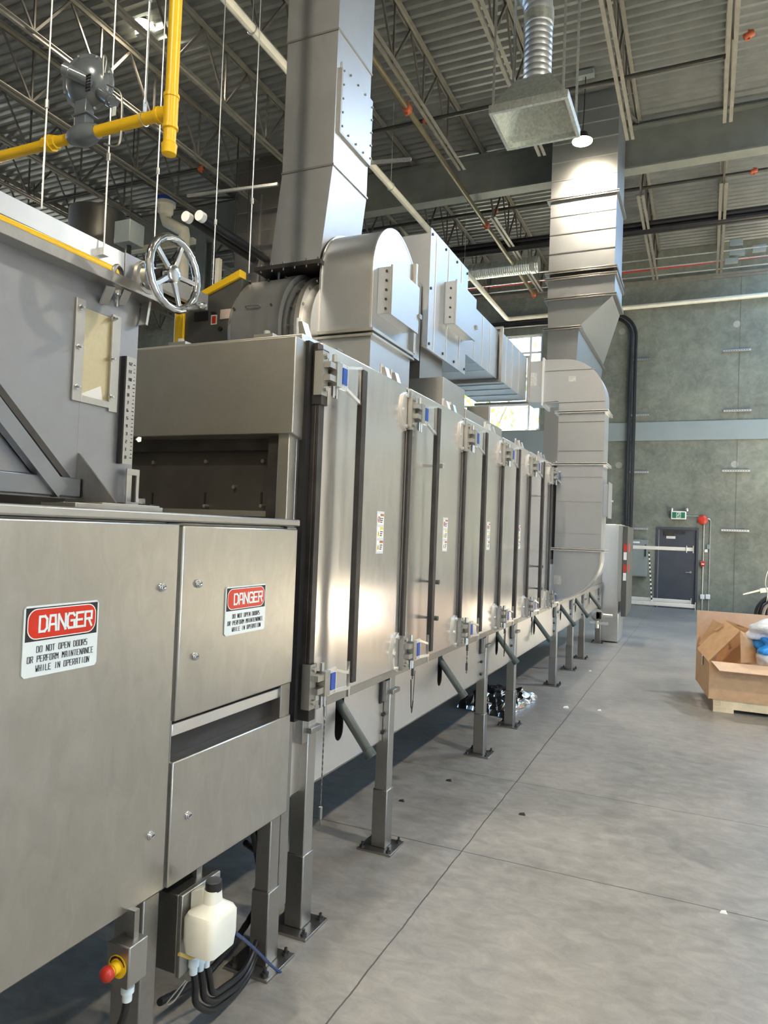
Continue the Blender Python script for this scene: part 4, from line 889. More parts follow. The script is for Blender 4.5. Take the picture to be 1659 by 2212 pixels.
q = at(816, 785, 'x', XF); MB().box(XF, XF+.001, 4.02, 4.14, 2.78, 2.83).build('torn_label', SSK, el)
MB().box(-2.15, -2.05, 3.80, 3.87, 2.78, 2.90).build('control_box', PANELG, el, bevel=.004)
# plenum box with access door
pl = thing('plenum_box', (-2.1, 5.2, 3.1), 'tall bare metal plenum box with bolted side plate behind the elbow', 'duct')
py0, py1 = 4.82, 5.72; pz0, pz1 = 3.14, 4.03
MB().box(-2.5, XF-.01, py0+.02, py1, pz0+.03, pz1-.03).build('shell', DUCT, pl, smooth=False)
sp_ = MB().box(XF-.01, XF, py0-.0, py1+.0, pz0, pz1).build('bolted_side_plate', DUCT, pl, bevel=.001)
m = MB()
for y in (py0+.03, py0+.33, py0+.6, py1-.03):
    for z in (pz0+.04, pz0+.45, pz1-.04):
        if z == pz0+.45 and y in (py0+.33, py0+.6): continue
        m.cyl((XF, y, z), (XF+.008, y, z), .011, 8)
m.build('bolts', DARKST, pl)
m = MB()
for y in (py0+.12, py0+.40, py0+.72): m.box(XF, XF+.005, y-.006, y+.006, pz0+.01, pz1-.01)
m.build('stiffener', SSB, sp_)
b1_ = at(957, 600, 'x', XF).y; b2_ = at(1008, 725, 'x', XF).y
MB().box(XF, XF+.085, b1_+.05, b2_-.08, 3.41, 3.74).build('access_box', DUCT, pl, bevel=.002)
MB().box(XF+.085, XF+.10, b1_+.048, b2_-.07, 3.40, 3.75).build('access_door', DUCT, pl, bevel=.002)
m = MB()
for k in range(4): m.cyl((XF+.05, b1_+.05, 3.46+k*.075), (XF+.05, b1_+.042, 3.46+k*.075), .008, 6)
m.build('rivets', DARKST, pl); MB().box(XF+.09, XF+.115, b2_-.09, b2_-.06, 3.50, 3.53).build('catch', SSK, pl)
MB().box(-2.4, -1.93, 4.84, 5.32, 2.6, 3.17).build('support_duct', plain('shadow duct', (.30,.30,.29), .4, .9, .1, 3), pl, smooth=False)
MB().box(-2.235, -1.93, 4.5, 4.82, 3.05, 3.62).build('link_duct', DUCT, pl, smooth=False)
cu = thing('roof_curb', (-2.0, 5.0, 2.6), 'low folded steel curb on the oven roof under the plenum box', 'curb')
MB().box(-2.6, -1.70, 4.72, 4.74, 2.60, 2.90).box(-1.72, -1.70, 4.72, 5.22, 2.60, 2.90).build('curb_wall', SSR, cu, bevel=.002)
MB().box(-1.71, -1.69, 5.22, 6.3, 2.60, 2.76).box(-1.9, -1.70, 5.9, 5.92, 2.60, 2.90).build('low_rail', SSR, cu, bevel=.002)
# long supply duct
ld = thing('long_duct', (-2.1, 6.8, 3.5), 'long rectangular bare metal duct running back over the oven doors', 'duct')
m = MB().box(-2.45, XF-.02, 5.72, 6.78, 3.33, 3.80).box(-2.45, XF-.005, 6.82, 7.97, 3.335, 3.815); m.build('shell', DUCT, ld, smooth=False)
m = MB()
for y in (6.0, 6.25, 6.5): m.box(XF-.02, XF-.014, y-.006, y+.006, 3.34, 3.79)
for y in (7.05, 7.3, 7.6): m.box(XF-.005, XF+.001, y-.006, y+.006, 3.345, 3.805)
for y in (7.05, 7.3, 7.6, 6.1, 6.4): m.box(-2.44, XF-.01, y-.006, y+.006, 3.328, 3.336)
m.build('seams', SSB, ld)
m = MB()
for y in (6.80, 7.99): m.box(-2.48, XF+.03, y-.02, y+.0, 3.30, 3.325).box(XF, XF+.03, y-.02, y, 3.30, 3.84).box(-2.48, XF+.03, y-.02, y, 3.82, 3.845).box(XF+.002, XF+.028, y+.004, y+.02, 3.30, 3.84).box(-2.48, XF+.03, y+.004, y+.02, 3.30, 3.325)
m.build('flange', SSR, ld, bevel=.002)
# C-shaped recirculation duct at the side
cd = thing('side_duct', (-1.3, 8.2, 1.1), 'tall C shaped stainless duct looping down the far side of the oven', 'duct')
cy0, cy1 = 8.0, 8.36; cxl, cxr = -1.505, -1.01
P = [(-1.69, 3.79)]
for k in range(0, 13): t = PI/2*(1-k/12); P.append((-1.47+.46*math.cos(t)*1.0, 3.33+.455*math.sin(t)))
P += [(cxr, 3.20), (cxl, 3.20), (cxl, 3.305), (-1.52, 3.32), (-1.69, 3.31)]
MB().prism(P, 'y', cy0, cy1).build('upper_elbow', DUCT, cd, smooth=True)
MB().box(-1.87, -1.69, cy0-.005, cy1, 3.31, 3.78).build('short_link', DUCT, cd, smooth=False)
MB().box(cxl, cxr, cy0, cy1, 2.63, 3.18).build('upper_leg', DUCT, cd, smooth=False)
MB().box(cxl, cxr, cy0-.005, cy1, 1.69, 2.60).build('lower_leg', DUCT, cd, smooth=False)
P = [(-1.515, 1.66), (cxr, 1.66)]
for k in range(1, 15): t = PI/2*k/14; P.append((cxr-.57*(1-math.cos(t)), 1.60-.50*math.sin(t)))
P += [(-1.60, 1.10), (-1.60, 1.5), (-1.515, 1.5)]
lo = MB().prism(P, 'y', cy0, cy1).build('lower_elbow', DUCT, cd)
m = MB()
for a, b in zip(P[1:16], P[2:16]): m.bar((a[0]+.003, cy0-.002, a[1]-.003), (b[0]+.003, cy0-.002, b[1]-.003), .014, .014); m.bar((a[0]+.003, cy1, a[1]-.003), (b[0]+.003, cy1, b[1]-.003), .014, .014)
m.build('edge_seam', SSB, cd)
m = MB()
for z in (3.19, 2.615, 1.675): m.box(cxl-.04, cxr+.04, cy0-.04, cy1+.04, z-.018, z-.006).box(cxl-.04, cxr+.04, cy0-.04, cy1+.04, z+.002, z+.012)
m.box(-1.70, -1.68, cy0-.03, cy1+.03, 3.27, 3.81); m.build('flange', SSB, cd, bevel=.002)
m = MB(); zz = [3.66-.0, 3.30, 3.08, 2.76, 2.47, 2.20, 1.85]
for z in zz: m.box(cxl+.01 if z < 3.2 else -1.67, cxr-.005 if z < 3.4 else cxr-.1, cy0-.012, cy0-.004, z-.003, z+.003)
m.build('seams', SSR, cd)
MB().box(-1.41, -1.33, cy0-.002, cy0+.001, 3.53, 3.59).box(-1.50, -1.42, cy0-.007, cy0-.004, 1.28, 1.38).box(-1.83, -1.76, cy0-.008, cy0-.004, 3.50, 3.65).build('torn_label', GALVB, cd)
MB().box(cxr, cxr+.05, cy0+.08, cy0+.33, 2.05, 2.40).build('access_box', DUCT, cd, bevel=.003); MB().box(cxr+.05, cxr+.062, cy0+.07, cy0+.34, 2.03, 2.42).build('access_door', DUCT, cd, bevel=.002)
MB().cyl((cxr+.06, cy0+.25, 2.22), (cxr+.09, cy0+.25, 2.22), .012, 8).build('knob', CHROME, cd)
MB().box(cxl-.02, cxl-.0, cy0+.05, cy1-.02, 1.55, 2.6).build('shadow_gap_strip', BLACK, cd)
# exhaust stack over the burner
s1 = thing('exhaust_stack', (-2.4, 4.15, 3.47), 'tall leaning exhaust stack of bare sheet rising from the burner, nearest of the stacks', 'exhaust stack')
sx0, sx1, sy0, sy1 = -2.565, -2.19, 3.89, 4.38
MB().box(sx0, sx1, sy0, sy1, 4.10, 4.97).box(sx0-.003, sx1+.003, sy0-.003, sy1+.003, 4.97, ZD+.02).build('upper_shaft', DUCT, s1, smooth=False)
MB().hexa([(sx0-.07,sy0,3.48),(sx1-.07,sy0,3.48),(sx1-.07,sy1,3.48),(sx0-.07,sy1,3.48),(sx0,sy0,4.10),(sx1,sy0,4.10),(sx1,sy1,4.10),(sx0,sy1,4.10)]).build('offset_section', DUCT, s1, smooth=False)
MB().box(sx0-.006, sx1+.008, sy0-.006, sy1+.006, 4.094, 4.106).box(sx0-.006, sx1+.008, sy0-.006, sy1+.006, 4.964, 4.976).build('seams', SSK, s1)
pa = at(737, 140, 'x', sx1); pb = at(803, 365, 'x', sx1)
cov = MB().box(sx1, sx1+.012, pa.y, sy1+.02, 4.34, 4.79).build('bolted_cover', DUCT, s1, bevel=.001)
MB().box(sx1, sx1+.02, pa.y-.02, pa.y, 4.33, 4.74).box(sx1, sx1+.02, pa.y-.02, sy1, 4.32, 4.335).build('cover_rim', SSK, s1)
m = MB()
for k in range(5):
    z = 4.38+k*.09
    for y in (pa.y+.02, sy1+.005): m.cyl((sx1+.012, y, z), (sx1+.022, y, z), .007, 6)
for k in range(1, 4): m.cyl((sx1+.012, pa.y+k*.11, 4.365), (sx1+.022, pa.y+k*.11, 4.365), .007, 6).cyl((sx1+.012, pa.y+k*.11, 4.765), (sx1+.022, pa.y+k*.11, 4.765), .007, 6)
m.build('cover_bolts', SSK, cov)
MB().box(sx0-.15, sx1-.03, sy0-.06, sy1+.05, 3.455, 3.48).build('base_flange', DARKST, s1)
m = MB()
for k in range(6): m.cyl((sx0-.10+k*.085, sy0-.05, 3.44), (sx0-.10+k*.085, sy0-.05, 3.495), .006, 6)
m.build('flange_bolts', CHROME, s1)
# burner
bu = thing('burner', (-2.8, 4.1, 3.0), 'grey cylindrical burner with dark panel in a yellow frame on the oven roof', 'burner')
yc, zc, R_ = 4.12, 3.05, .415
MB().lathe((-2.86, yc, zc), (1,0,0), [(0,.34),(.03,.385),(.08,.408),(.12,R_),(.36,R_),(.362,R_+.012),(.44,R_+.012),(.442,R_-.03),(.47,R_-.03)], 56, u=(0,0,1)).build('drum', GREY, bu)
MB().lathe((-2.40, yc, zc), (1,0,0), [(0,.395),(.012,.395),(.013,.35),(.085,.35)], 48).build('neck', GREY, bu)
MB().lathe((-2.325, yc, zc), (1,0,0), [(0,.40),(.014,.40),(.02,.40),(.034,.40),(.035,.36),(.095,.36)], 56).build('galvanised_collar', SSB, bu)
m = MB()
for k in range(18):
    a = 2*PI*k/18; m.cyl((-2.405, yc+.372*math.cos(a), zc+.372*math.sin(a)), (-2.375, yc+.372*math.cos(a), zc+.372*math.sin(a)), .010, 6); m.cyl((-2.345, yc+.38*math.cos(a), zc+.38*math.sin(a)), (-2.285, yc+.38*math.cos(a), zc+.38*math.sin(a)), .010, 6)
m.build('ring_bolts', SSK, bu)
# curved service hatch
m = MB(); A = []
for k in range(13):
    t = math.radians(158+ (236-158)*k/12); A.append([m.b.verts.new((x, yc+r*math.cos(t)*1.0, zc-r*math.sin(t)*-1*1.0)) for x in (-2.80, -2.47) for r in (R_+.001, R_+.008)])
m.b.free(); m = MB(); A = []
for k in range(13):
    t = math.radians(122+(205-122)*k/12); A.append([m.b.verts.new((x, yc+r*math.cos(t), zc+r*math.sin(t))) for (x, r) in ((-2.78, R_), (-2.78, R_+.007), (-2.47, R_+.007), (-2.47, R_))])
for p_, q_ in zip(A, A[1:]):
    for i in range(3): m.face([p_[i], p_[i+1], q_[i+1], q_[i]])
m.face(A[0]); m.face(A[-1][::-1]); hatch = m.build('service_hatch', GREY, bu)
m = MB()
for t_ in (126, 163, 200):
    t = math.radians(t_)
    for x in (-2.765, -2.62, -2.485):
        if t_ == 163 and x == -2.62: continue
        d = Vector((0, math.cos(t), math.sin(t))); p_ = Vector((x, yc, zc))+d*(R_+.007); m.cyl(p_, p_+d*.018, .007, 8)
m.build('hatch_studs', DARKST, bu)
t = math.radians(163); d = Vector((0, math.cos(t), math.sin(t))); p_ = Vector((-2.62, yc, zc))+d*(R_+.03)
MB().tube([p_+Vector((-.05,0,.0))-d*.02, p_+Vector((-.05,0,0)), p_+Vector((0,0,0))+d*.006, p_+Vector((.05,0,0)), p_+Vector((.05,0,0))-d*.02], .006, 8).build('hatch_handle', GREY, bu)
m = MB().box(-2.72, -2.56, 3.90, 3.98, 3.475, 3.482)
for x in (-2.72, -2.57):
    for y in (3.90, 3.975): m.bar((x+.005, y, 3.478), (x+.005, y, 3.40), .012, .006)
brk = m.build('sign_bracket', GREY, bu); MB().cyl((-2.64, 3.94, 3.482), (-2.64, 3.94, 3.484), .032, 20).build('round_label', WHITE, brk)
fx0 = at(378, 690, 'y', 3.80).x; fx1 = -2.80
MB().prism([(fx0+.06, 2.76), (fx1, 2.76), (fx1, 3.42), (fx0+.06, 3.26)], 'y', 3.82, 4.4).build('side_panel', GREYD, bu, smooth=False)
MB().box(fx0, fx0+.07, 3.80, 4.42, 2.70, 3.27).prism([(fx0, 3.24), (fx1, 3.42), (fx1, 3.47), (fx0, 3.28)], 'y', 3.80, 3.87).box(fx0, fx1, 3.80, 4.42, 2.70, 2.755).build('yellow_frame', YEL, bu, bevel=.003)
def plate(px0, py0, px1, py1, mat, nm, y=3.812):
    a = at(px0, py0, 'y', y); b = at(px1, py1, 'y', y); return MB().box(a.x, b.x, y, y+.009, b.z, a.z).build(nm, mat, bu)
plate(420, 675, 448, 692, BLACK, 'black_rating_plate'); plate(456, 681, 467, 700, WHITE, 'switch_surround'); plate(458, 683, 465, 698, RED, 'red_switch', 3.808); plate(476, 669, 498, 687, plain('pale label', (.62,.52,.48), .5), 'paper_label')
q = at(475, 710, 'y', 3.81); MB().cyl((q.x, 3.82, q.z), (q.x, 3.805, q.z), .014, 14).cyl((at(458, 676, 'y', 3.81).x, 3.82, at(458, 676, 'y', 3.81).z), (at(458, 676, 'y', 3.81).x, 3.80, at(458, 676, 'y', 3.81).z), .007, 8).cyl((at(464, 676, 'y', 3.81).x, 3.82, at(464, 676, 'y', 3.81).z), (at(464, 676, 'y', 3.81).x, 3.80, at(464, 676, 'y', 3.81).z), .007, 8).build('grommet', BLACK, bu)
# far stack
s2 = thing('exhaust_stack', (-2.2, 13.5, 3.0), 'tall wide far exhaust stack with panel seams, lit by the hanging lamp', 'exhaust stack')
fx0, fx1, fy0, fy1 = -2.71, -1.55, 13.0, 14.12
MB().box(fx0, fx1, fy0, fy1, 6.60, ZD+.02).build('upper_shaft', DUCT, s2, smooth=False)
MB().box(fx0-.005, fx1+.015, fy0-.005, fy1, 6.14, 6.52).build('middle_section', DUCT, s2, smooth=False)
MB().box(fx0+.02, fx1-.02, fy0+.02, fy1-.02, 6.52, 6.6).build('flex_joint', BLACK, s2)
MB().hexa([(fx0+.02,fy0,5.60),(-2.14,fy0,5.60),(-2.14,16.3,5.60),(fx0+.02,16.3,5.60),(fx0,fy0,6.12),(fx1,fy0,6.12),(fx1,fy1,6.12),(fx0,fy1,6.12)]).build('transition', DUCT, s2, smooth=False)
MB().hexa([(fx0,fy0+.02,2.95),(-2.25,fy0+.02,2.95),(-2.25,15.0,2.95),(fx0,15.0,2.95),(fx0+.02,fy0,5.56),(-2.14,fy0,5.56),(-2.14,16.3,5.56),(fx0+.02,16.3,5.56)]).build('lower_duct', DUCT, s2, smooth=False)
m = MB()
for z in (7.97, 6.62, 6.50, 6.13): m.box(fx0-.06, fx1+.05, fy0-.05, fy1+.05, z-.03, z-.008).box(fx0-.06, fx1+.05, fy0-.05, fy1+.05, z+.004, z+.026)
m.box(fx0-.06, -2.09, fy0-.05, 16.35, 5.555, 5.575).box(fx0-.06, -2.09, fy0-.05, 16.35, 5.59, 5.61).build('flange', SSK, s2, bevel=.003)
m = MB()
for z in (6.98, 7.33, 7.66, 8.32, 8.66, 9.0, 9.3, 9.55): m.box(fx0, fx1, fy0-.01, fy0, z-.008, z+.008)
m.build('seams', SSB, s2)
# stack behind the first one
q = at(505, 600, 'y', 12.8); s3 = thing('exhaust_stack', (q.x+.7, 13.2, 6), 'dark wide panelled stack standing in the background behind the burner', 'exhaust stack')
MB().box(q.x, q.x+1.45, 12.8, 13.9, 5.5, ZD+.02).build('shaft', steel('dim sheet', (.40,.38,.34), .3, .45), s3, smooth=False)
m = MB()
for k in range(9): m.box(q.x, q.x+1.45, 12.79, 12.8, 5.9+k*.46, 5.91+k*.46)
m.box(q.x+.62, q.x+.66, 12.78, 12.8, 5.5, 9.0); m.build('seams', SSR, s3)
# hood with spiral duct
HY0, HY1 = 7.45, 8.25; hz_ = 6.43
c = [at(1058, 240, 'y', HY0), at(1225, 205, 'y', HY0)]; hx0, hx1 = c[0].x, c[1].x; zr = (c[0].z+c[1].z)/2
ho = thing('extraction_hood', ((hx0+hx1)/2, (HY0+HY1)/2, zr), 'galvanised square extraction hood hung on straps below a spiral duct', 'extraction hood')
m = MB(); T = [( (hx0+hx1)/2-.19, 7.66), ((hx0+hx1)/2+.19, 7.66), ((hx0+hx1)/2+.19, 8.04), ((hx0+hx1)/2-.19, 8.04)]; B = [(hx0, HY0), (hx1, HY0), (hx1, HY1), (hx0, HY1)]
zt_ = zr+.42
for i in range(4):
    a, b = B[i], B[(i+1)%4]; a2, b2 = T[i], T[(i+1)%4]; v = [m.b.verts.new(k) for k in ((*a, zr+.05), (*b, zr+.05), (*b2, zt_), (*a2, zt_))]; m.face(v)
o = m.build('cone', GALV, ho, smooth=False); sm = o.modifiers.new('solid', 'SOLIDIFY'); sm.thickness = .006
m = MB()
m.box(hx0-.01, hx1+.01, HY0-.012, HY0+.004, zr-.03, zr+.06).box(hx0-.01, hx1+.01, HY1-.004, HY1+.012, zr-.03, zr+.06).box(hx0-.012, hx0+.004, HY0, HY1, zr-.03, zr+.06).box(hx1-.004, hx1+.012, HY0, HY1, zr-.03, zr+.06)
m.box(hx0, hx1, HY0, HY0+.03, zr-.03, zr-.024).box(hx0, hx1, HY1-.03, HY1, zr-.03, zr-.024).box(hx0, hx0+.03, HY0, HY1, zr-.03, zr-.024).box(hx1-.03, hx1, HY0, HY1, zr-.03, zr-.024)
m.build('rim', GALV, ho, bevel=.002)
cx_ = (hx0+hx1)/2; cy_ = 7.85
pts = [(cx_, cy_, zt_-.02+k*.0233) for k in range(33)]
MB().tube(pts, .15, 26, rf=lambda i: .160 if i % 3 else .149).lathe((cx_, cy_, zt_-.04), (0,0,1), [(0,.165),(.05,.165)], 26).build('spiral_duct', ZINC, ho)
zc_ = zt_+.72; MB().lathe((cx_, cy_, zc_-.03), (0,0,1), [(0,.165),(.12,.168)], 26).build('collar', GALV, ho)
pts = [(cx_, cy_, zc_+.08)]; 
for k in range(1, 13): t_ = PI/5*k/12; pts.append((cx_-.55*(1-math.cos(t_)), cy_, zc_+.08+.55*math.sin(t_)))
e_ = Vector(pts[-1]); dd = Vector((-math.sin(PI/5), 0, math.cos(PI/5)))
pts += [tuple(e_+dd*.03*k) for k in range(1, 22)]
e_ = Vector(pts[-1]); pts += [tuple(e_+Vector((-.02*k*.5,0,.04*k))) for k in range(1, 40) if e_.z+.04*k < ZD]
MB().tube(pts, .16, 26, rf=lambda i: .167 if i % 3 else .156).build('upper_spiral_duct', ZINC, ho)
m = MB()
for x, y in ((hx0+.04, HY0), (hx1-.04, HY0), (hx0+.04, HY1), (hx1-.04, HY1)): m.box(x-.014, x+.014, y-.016, y-.013, zr+.02, ZD)
m.build('hanger_straps', GALVB, ho)
# ---------------------------------------------------------------- lamps
def lamp(px, py, y, lab, cordtop=ZD):
    p = at(px, py, 'y', y); t = thing('high_bay_lamp', p, lab, 'lamp', 'high bay lamps')
    MB().lathe(p+Vector((0,0,.16)), (0,0,-1), [(0,.05),(.03,.09),(.10,.11),(.13,.17),(.16,.175)], 24).build('housing', BLACK, t)
    MB().lathe(p+Vector((0,0,.0)), (0,0,-1), [(0,.165),(.012,.165),(.03,.13)], 24).build('lens', LAMPE, t)
    MB().tube([p+Vector((0,0,.16)), p+Vector((.01,0,.4)), p+Vector((.02,.02,ZD-p.z-.1))], .008, 6).build('cord', BLACK, t)
    MB().box(p.x-.12, p.x+.16, p.y-.05, p.y+.09, ZD-.12, ZD-.03).build('junction_box', PANELG, t)
    l = bpy.data.lights.new('lamp_light', 'AREA'); l.shape = 'DISK'; l.size = .34; l.energy = LAMP*(.33 if px > 900 else 1); l.color = (1, .85, .66); l.spread = math.radians(150)
    o = bpy.data.objects.new('lamp_light', l); C.objects.link(o); o.location = p+Vector((0,0,-.045)); return p
lamp(1258, 305, 12.3, 'bright hanging high bay lamp in front of the far stack')
lamp(310, 55, 8.7, 'bright hanging high bay lamp upper left behind the yellow gas pipe')
for (x, y) in ((4.5, 3.0), (4.5, 12.0), (-2, -3.5), (-14, 4), (4.5, -4.5), (-15, 12)):
    p = Vector((x, y, 8.4)); l = bpy.data.lights.new('lamp_light', 'AREA'); l.shape = 'DISK'; l.size = .34; l.energy = LAMP; l.color = (1, .85, .66); l.spread = math.radians(165)
    o = bpy.data.objects.new('lamp_light', l); C.objects.link(o); o.location = p
    t = thing('high_bay_lamp', p, {(4.5,3.0): 'high bay lamp over the open floor right of the camera', (4.5,12.0): 'high bay lamp over the open floor beside the added skylight', (-2,-3.5): 'high bay lamp behind the camera over the machine', (-14,4): 'high bay lamp over the left side of the hall', (4.5,-4.5): 'high bay lamp behind the camera over the open floor', (-15,12): 'high bay lamp over the far left of the hall'}[(x,y)], 'lamp', 'high bay lamps')
    MB().lathe(p+Vector((0,0,.2)), (0,0,-1), [(0,.05),(.03,.09),(.10,.11),(.13,.17),(.16,.175)], 20).build('housing', BLACK, t)
    MB().lathe(p+Vector((0,0,.04)), (0,0,-1), [(0,.165),(.012,.165),(.03,.13)], 20).build('lens', LAMPE, t); MB().cyl(p+Vector((0,0,.2)), (x, y, ZD), .008, 6).build('cord', BLACK, t)
# ---------------------------------------------------------------- gas train
GY = 2.6; r0 = at(377, 0, 'y', GY); rb = at(368, 335, 'y', GY); gx = (r0.x+rb.x)/2; gz = at(360, 245, 'y', GY).z
gas = thing('gas_pipe', (gx, GY, rb.z), 'yellow gas riser with capped drip leg hanging by the regulator', 'gas pipe')
RP = .030
MB().tube([(gx, GY, rb.z+.02), (gx, GY, ZD)], RP, 20).build('riser', YEL, gas)
MB().lathe((gx, GY, rb.z), (0,0,1), [(0,.022),(.005,.034),(.05,.038),(.055,.034),(.06,.03)], 24).build('end_cap', YEL, gas)
MB().lathe((gx, GY, gz-.085), (0,0,1), [(0,.03),(.003,.038),(.018,.038),(.02,.034),(.15,.034),(.152,.038),(.168,.038),(.17,.03)], 24).lathe((gx-.02, GY, gz), (-1,0,0), [(0,.034),(.04,.034),(.042,.039),(.058,.039),(.06,.03)], 24).build('tee', YEL, gas)
zl = at(0, 320, 'y', GY).z; rxm = at(205, 275, 'y', GY); lxm = at(160, 290, 'y', GY)
MB().tube([(gx-.05, GY, gz), (rxm.x, GY, gz)], RP-.002, 18).build('branch', YEL, gas)
MB().tube([(lxm.x, GY, gz-.0), (-6, GY, gz-.0)], RP-.004, 18).build('branch', YEL, gas)
ux = at(112, 293, 'y', GY).x; MB().lathe((ux-.05, GY, gz), (1,0,0), [(0,.03),(.003,.036),(.03,.036),(.031,.043),(.06,.043),(.061,.034),(.09,.034),(.092,.03)], 8).build('union', YEL, gas)
hx = at(312, 250, 'y', GY).x; MB().ring((hx, GY, gz), (1,0,0), .032, .003, 24, 6).bar((hx, GY, gz+.03), (hx, GY, gz+.09), .025, .003, up=(1,0,0)).build('clevis', GALVB, gas)
rg = thing('gas_regulator', ((lxm.x+rxm.x)/2, GY, gz), 'blue grey round gas regulator with vent pipe on the yellow gas line', 'regulator')
REG = plain('regulator paint', (.17,.20,.23), .22, .3, .08, 8)
bc = Vector(((lxm.x+rxm.x)/2, GY, gz)); rc = at(190, 180, 'y', GY)
MB().lathe(bc-Vector((.09,0,0)), (1,0,0), [(0,.036),(.02,.044),(.05,.052),(.09,.058),(.13,.052),(.16,.044),(.18,.036)], 20).build('valve_body', REG, rg)
MB().box(bc.x-.05, bc.x+.03, GY-.025, GY+.03, bc.z+.03, rc.z-.09).box(bc.x-.06, bc.x+.05, GY-.035, GY+.04, bc.z+.09, bc.z+.10).build('neck', REG, rg, bevel=.006)
ax = Vector((.25, -1, -.15)).normalized()
MB().lathe(rc-ax*.03, ax, [(0,.09),(.012,.125),(.02,.14),(.034,.14),(.036,.122),(.05,.11),(.07,.075),(.08,.035)], 36).build('diaphragm_case', REG, rg)
m = MB(); u = ax.orthogonal().normalized(); w = ax.cross(u)
for k in range(8): d = u*math.cos(k*PI/4+.3)+w*math.sin(k*PI/4+.3); m.cyl(rc+d*.131-ax*.012, rc+d*.131+ax*.014, .006, 6)
m.build('case_bolts', GALVB, rg)
a_ = rc+ax*.055+Vector((.06,0,-.03)); b_ = at(135, 148, 'y', GY-.12)
MB().lathe(a_, b_-a_, [(0,.030),((b_-a_).length*.7,.030),((b_-a_).length*.72,.033),((b_-a_).length*.95,.032),((b_-a_).length,.02)], 20).build('spring_tower', REG, rg)
q = at(191, 178, 'y', GY-.085); m = MB()
for k in range(6):
    for j in range(2): m.box(q.x-.016+j*.017, q.x-.002+j*.017, q.y-.002, q.y, q.z-.045+k*.015, q.z-.036+k*.015)
m.build('black_label', BLACK, rg)
a_ = rc+Vector((.07,.02,-.06)); b_ = at(240, 218, 'y', GY); MB().cyl(a_, b_, .032, 16).cyl(b_, b_+(b_-a_)*.3, .024, 12).build('pilot_port', REG, rg)
q = at(247, 240, 'y', GY); MB().box(q.x-.012, q.x+.012, q.y-.004, q.y, q.z-.025, q.z+.02).build('hang_tag', SIGNW, rg)
P = [at(232, 183, 'y', GY), at(247, 190, 'y', GY), at(262, 205, 'y', GY), at(263, 250, 'y', GY), at(260, 300, 'y', GY), at(250, 316, 'y', GY), at(225, 311, 'y', GY)]
MB().tube(spline(P, 8), .005, 8).build('sense_line', SSR, rg)
P = [at(224, 166, 'y', GY), at(224, 130, 'y', GY), at(226, 119, 'y', GY), at(230, 130, 'y', GY), at(226, 158, 'y', GY)]; MB().tube(spline(P, 6), .004, 8).build('vent_loop', SSR, rg)
# lower yellow pipe, cable ladder and rods
o = MB().tube([at(0, 485, 'x', -2.7)+Vector((0,-1.5,0)), at(262, 593, 'x', -2.7)], .024, 16).build('gas_pipe', YEL); tag(o, 'thin yellow gas pipe running along under the cable ladder', 'gas pipe')
ld_ = thing('cable_ladder', (-3.2, 2.5, 3.25), 'pale blue white cable ladder hanging above the hopper', 'cable ladder')
MB().box(-3.02, -3.0, .2, 3.74, 3.20, 3.30).box(-3.04, -3.0, .2, 3.74, 3.295, 3.30).box(-3.04, -3.0, .2, 3.74, 3.20, 3.205).build('rail', ZINC, ld_)
MB().box(-3.64, -3.62, .2, 3.74, 3.20, 3.30).build('rail', ZINC, ld_)
m = MB()
for k in range(11): m.box(-3.62, -3.02, .5+.28*k, .54+.28*k, 3.21, 3.235)
m.build('rungs', ZINC, ld_); m = MB()
for k in range(14): m.tube([(-3.08-k*.038, .2, 3.25+.01*(k%3)), (-3.08-k*.038+.01, 2.5, 3.25+.01*((k+1)%3)), (-3.08-k*.038, 3.7, 3.25+.01*(k%2))], .017, 6)
tag(m.build('cables', BLACK), 'black cables lying in the pale cable ladder', 'cables', kind='stuff')
q = at(224, 545, 'x', -2.98); MB().box(-3.7, -2.96, q.y-.02, q.y+.02, q.z-.02, q.z+.02).build('trapeze_strut', GALVB, ld_)
RB = [((108,0),(90,450),-3.0,'first from the left, behind the regulator pipe union'), ((238,0),(224,545),-2.98,'second from the left, passing the regulator'), ((318,0),(314,222),None,'third from the left, short, ending on the yellow pipe clevis'), ((362,60),(333,540),-3.3,'fourth from the left, above the handwheel'), ((475,0),(459,628),-3.4,'fifth from the left, just right of the handwheel'), ((553,40),(538,590),-3.0,'sixth from the left, beside the nearest stack')]
for a, b, x, lab in RB:
    if x is None: p0 = Vector((hx, GY, gz+.08))
    else: p0 = at(*b, 'x', x)
    t_ = thing('threaded_rod', p0, 'thin vertical hanger rod, '+lab, 'hanger rod', 'hanger rods'); MB().cyl(p0, (p0.x, p0.y, ZD), .004 if x else .006, 8).build('rod', ZINC, t_)
    MB().cyl((p0.x, p0.y, p0.z+.5), (p0.x, p0.y, p0.z+.54), .010, 6).build('coupler', GALVB, t_)
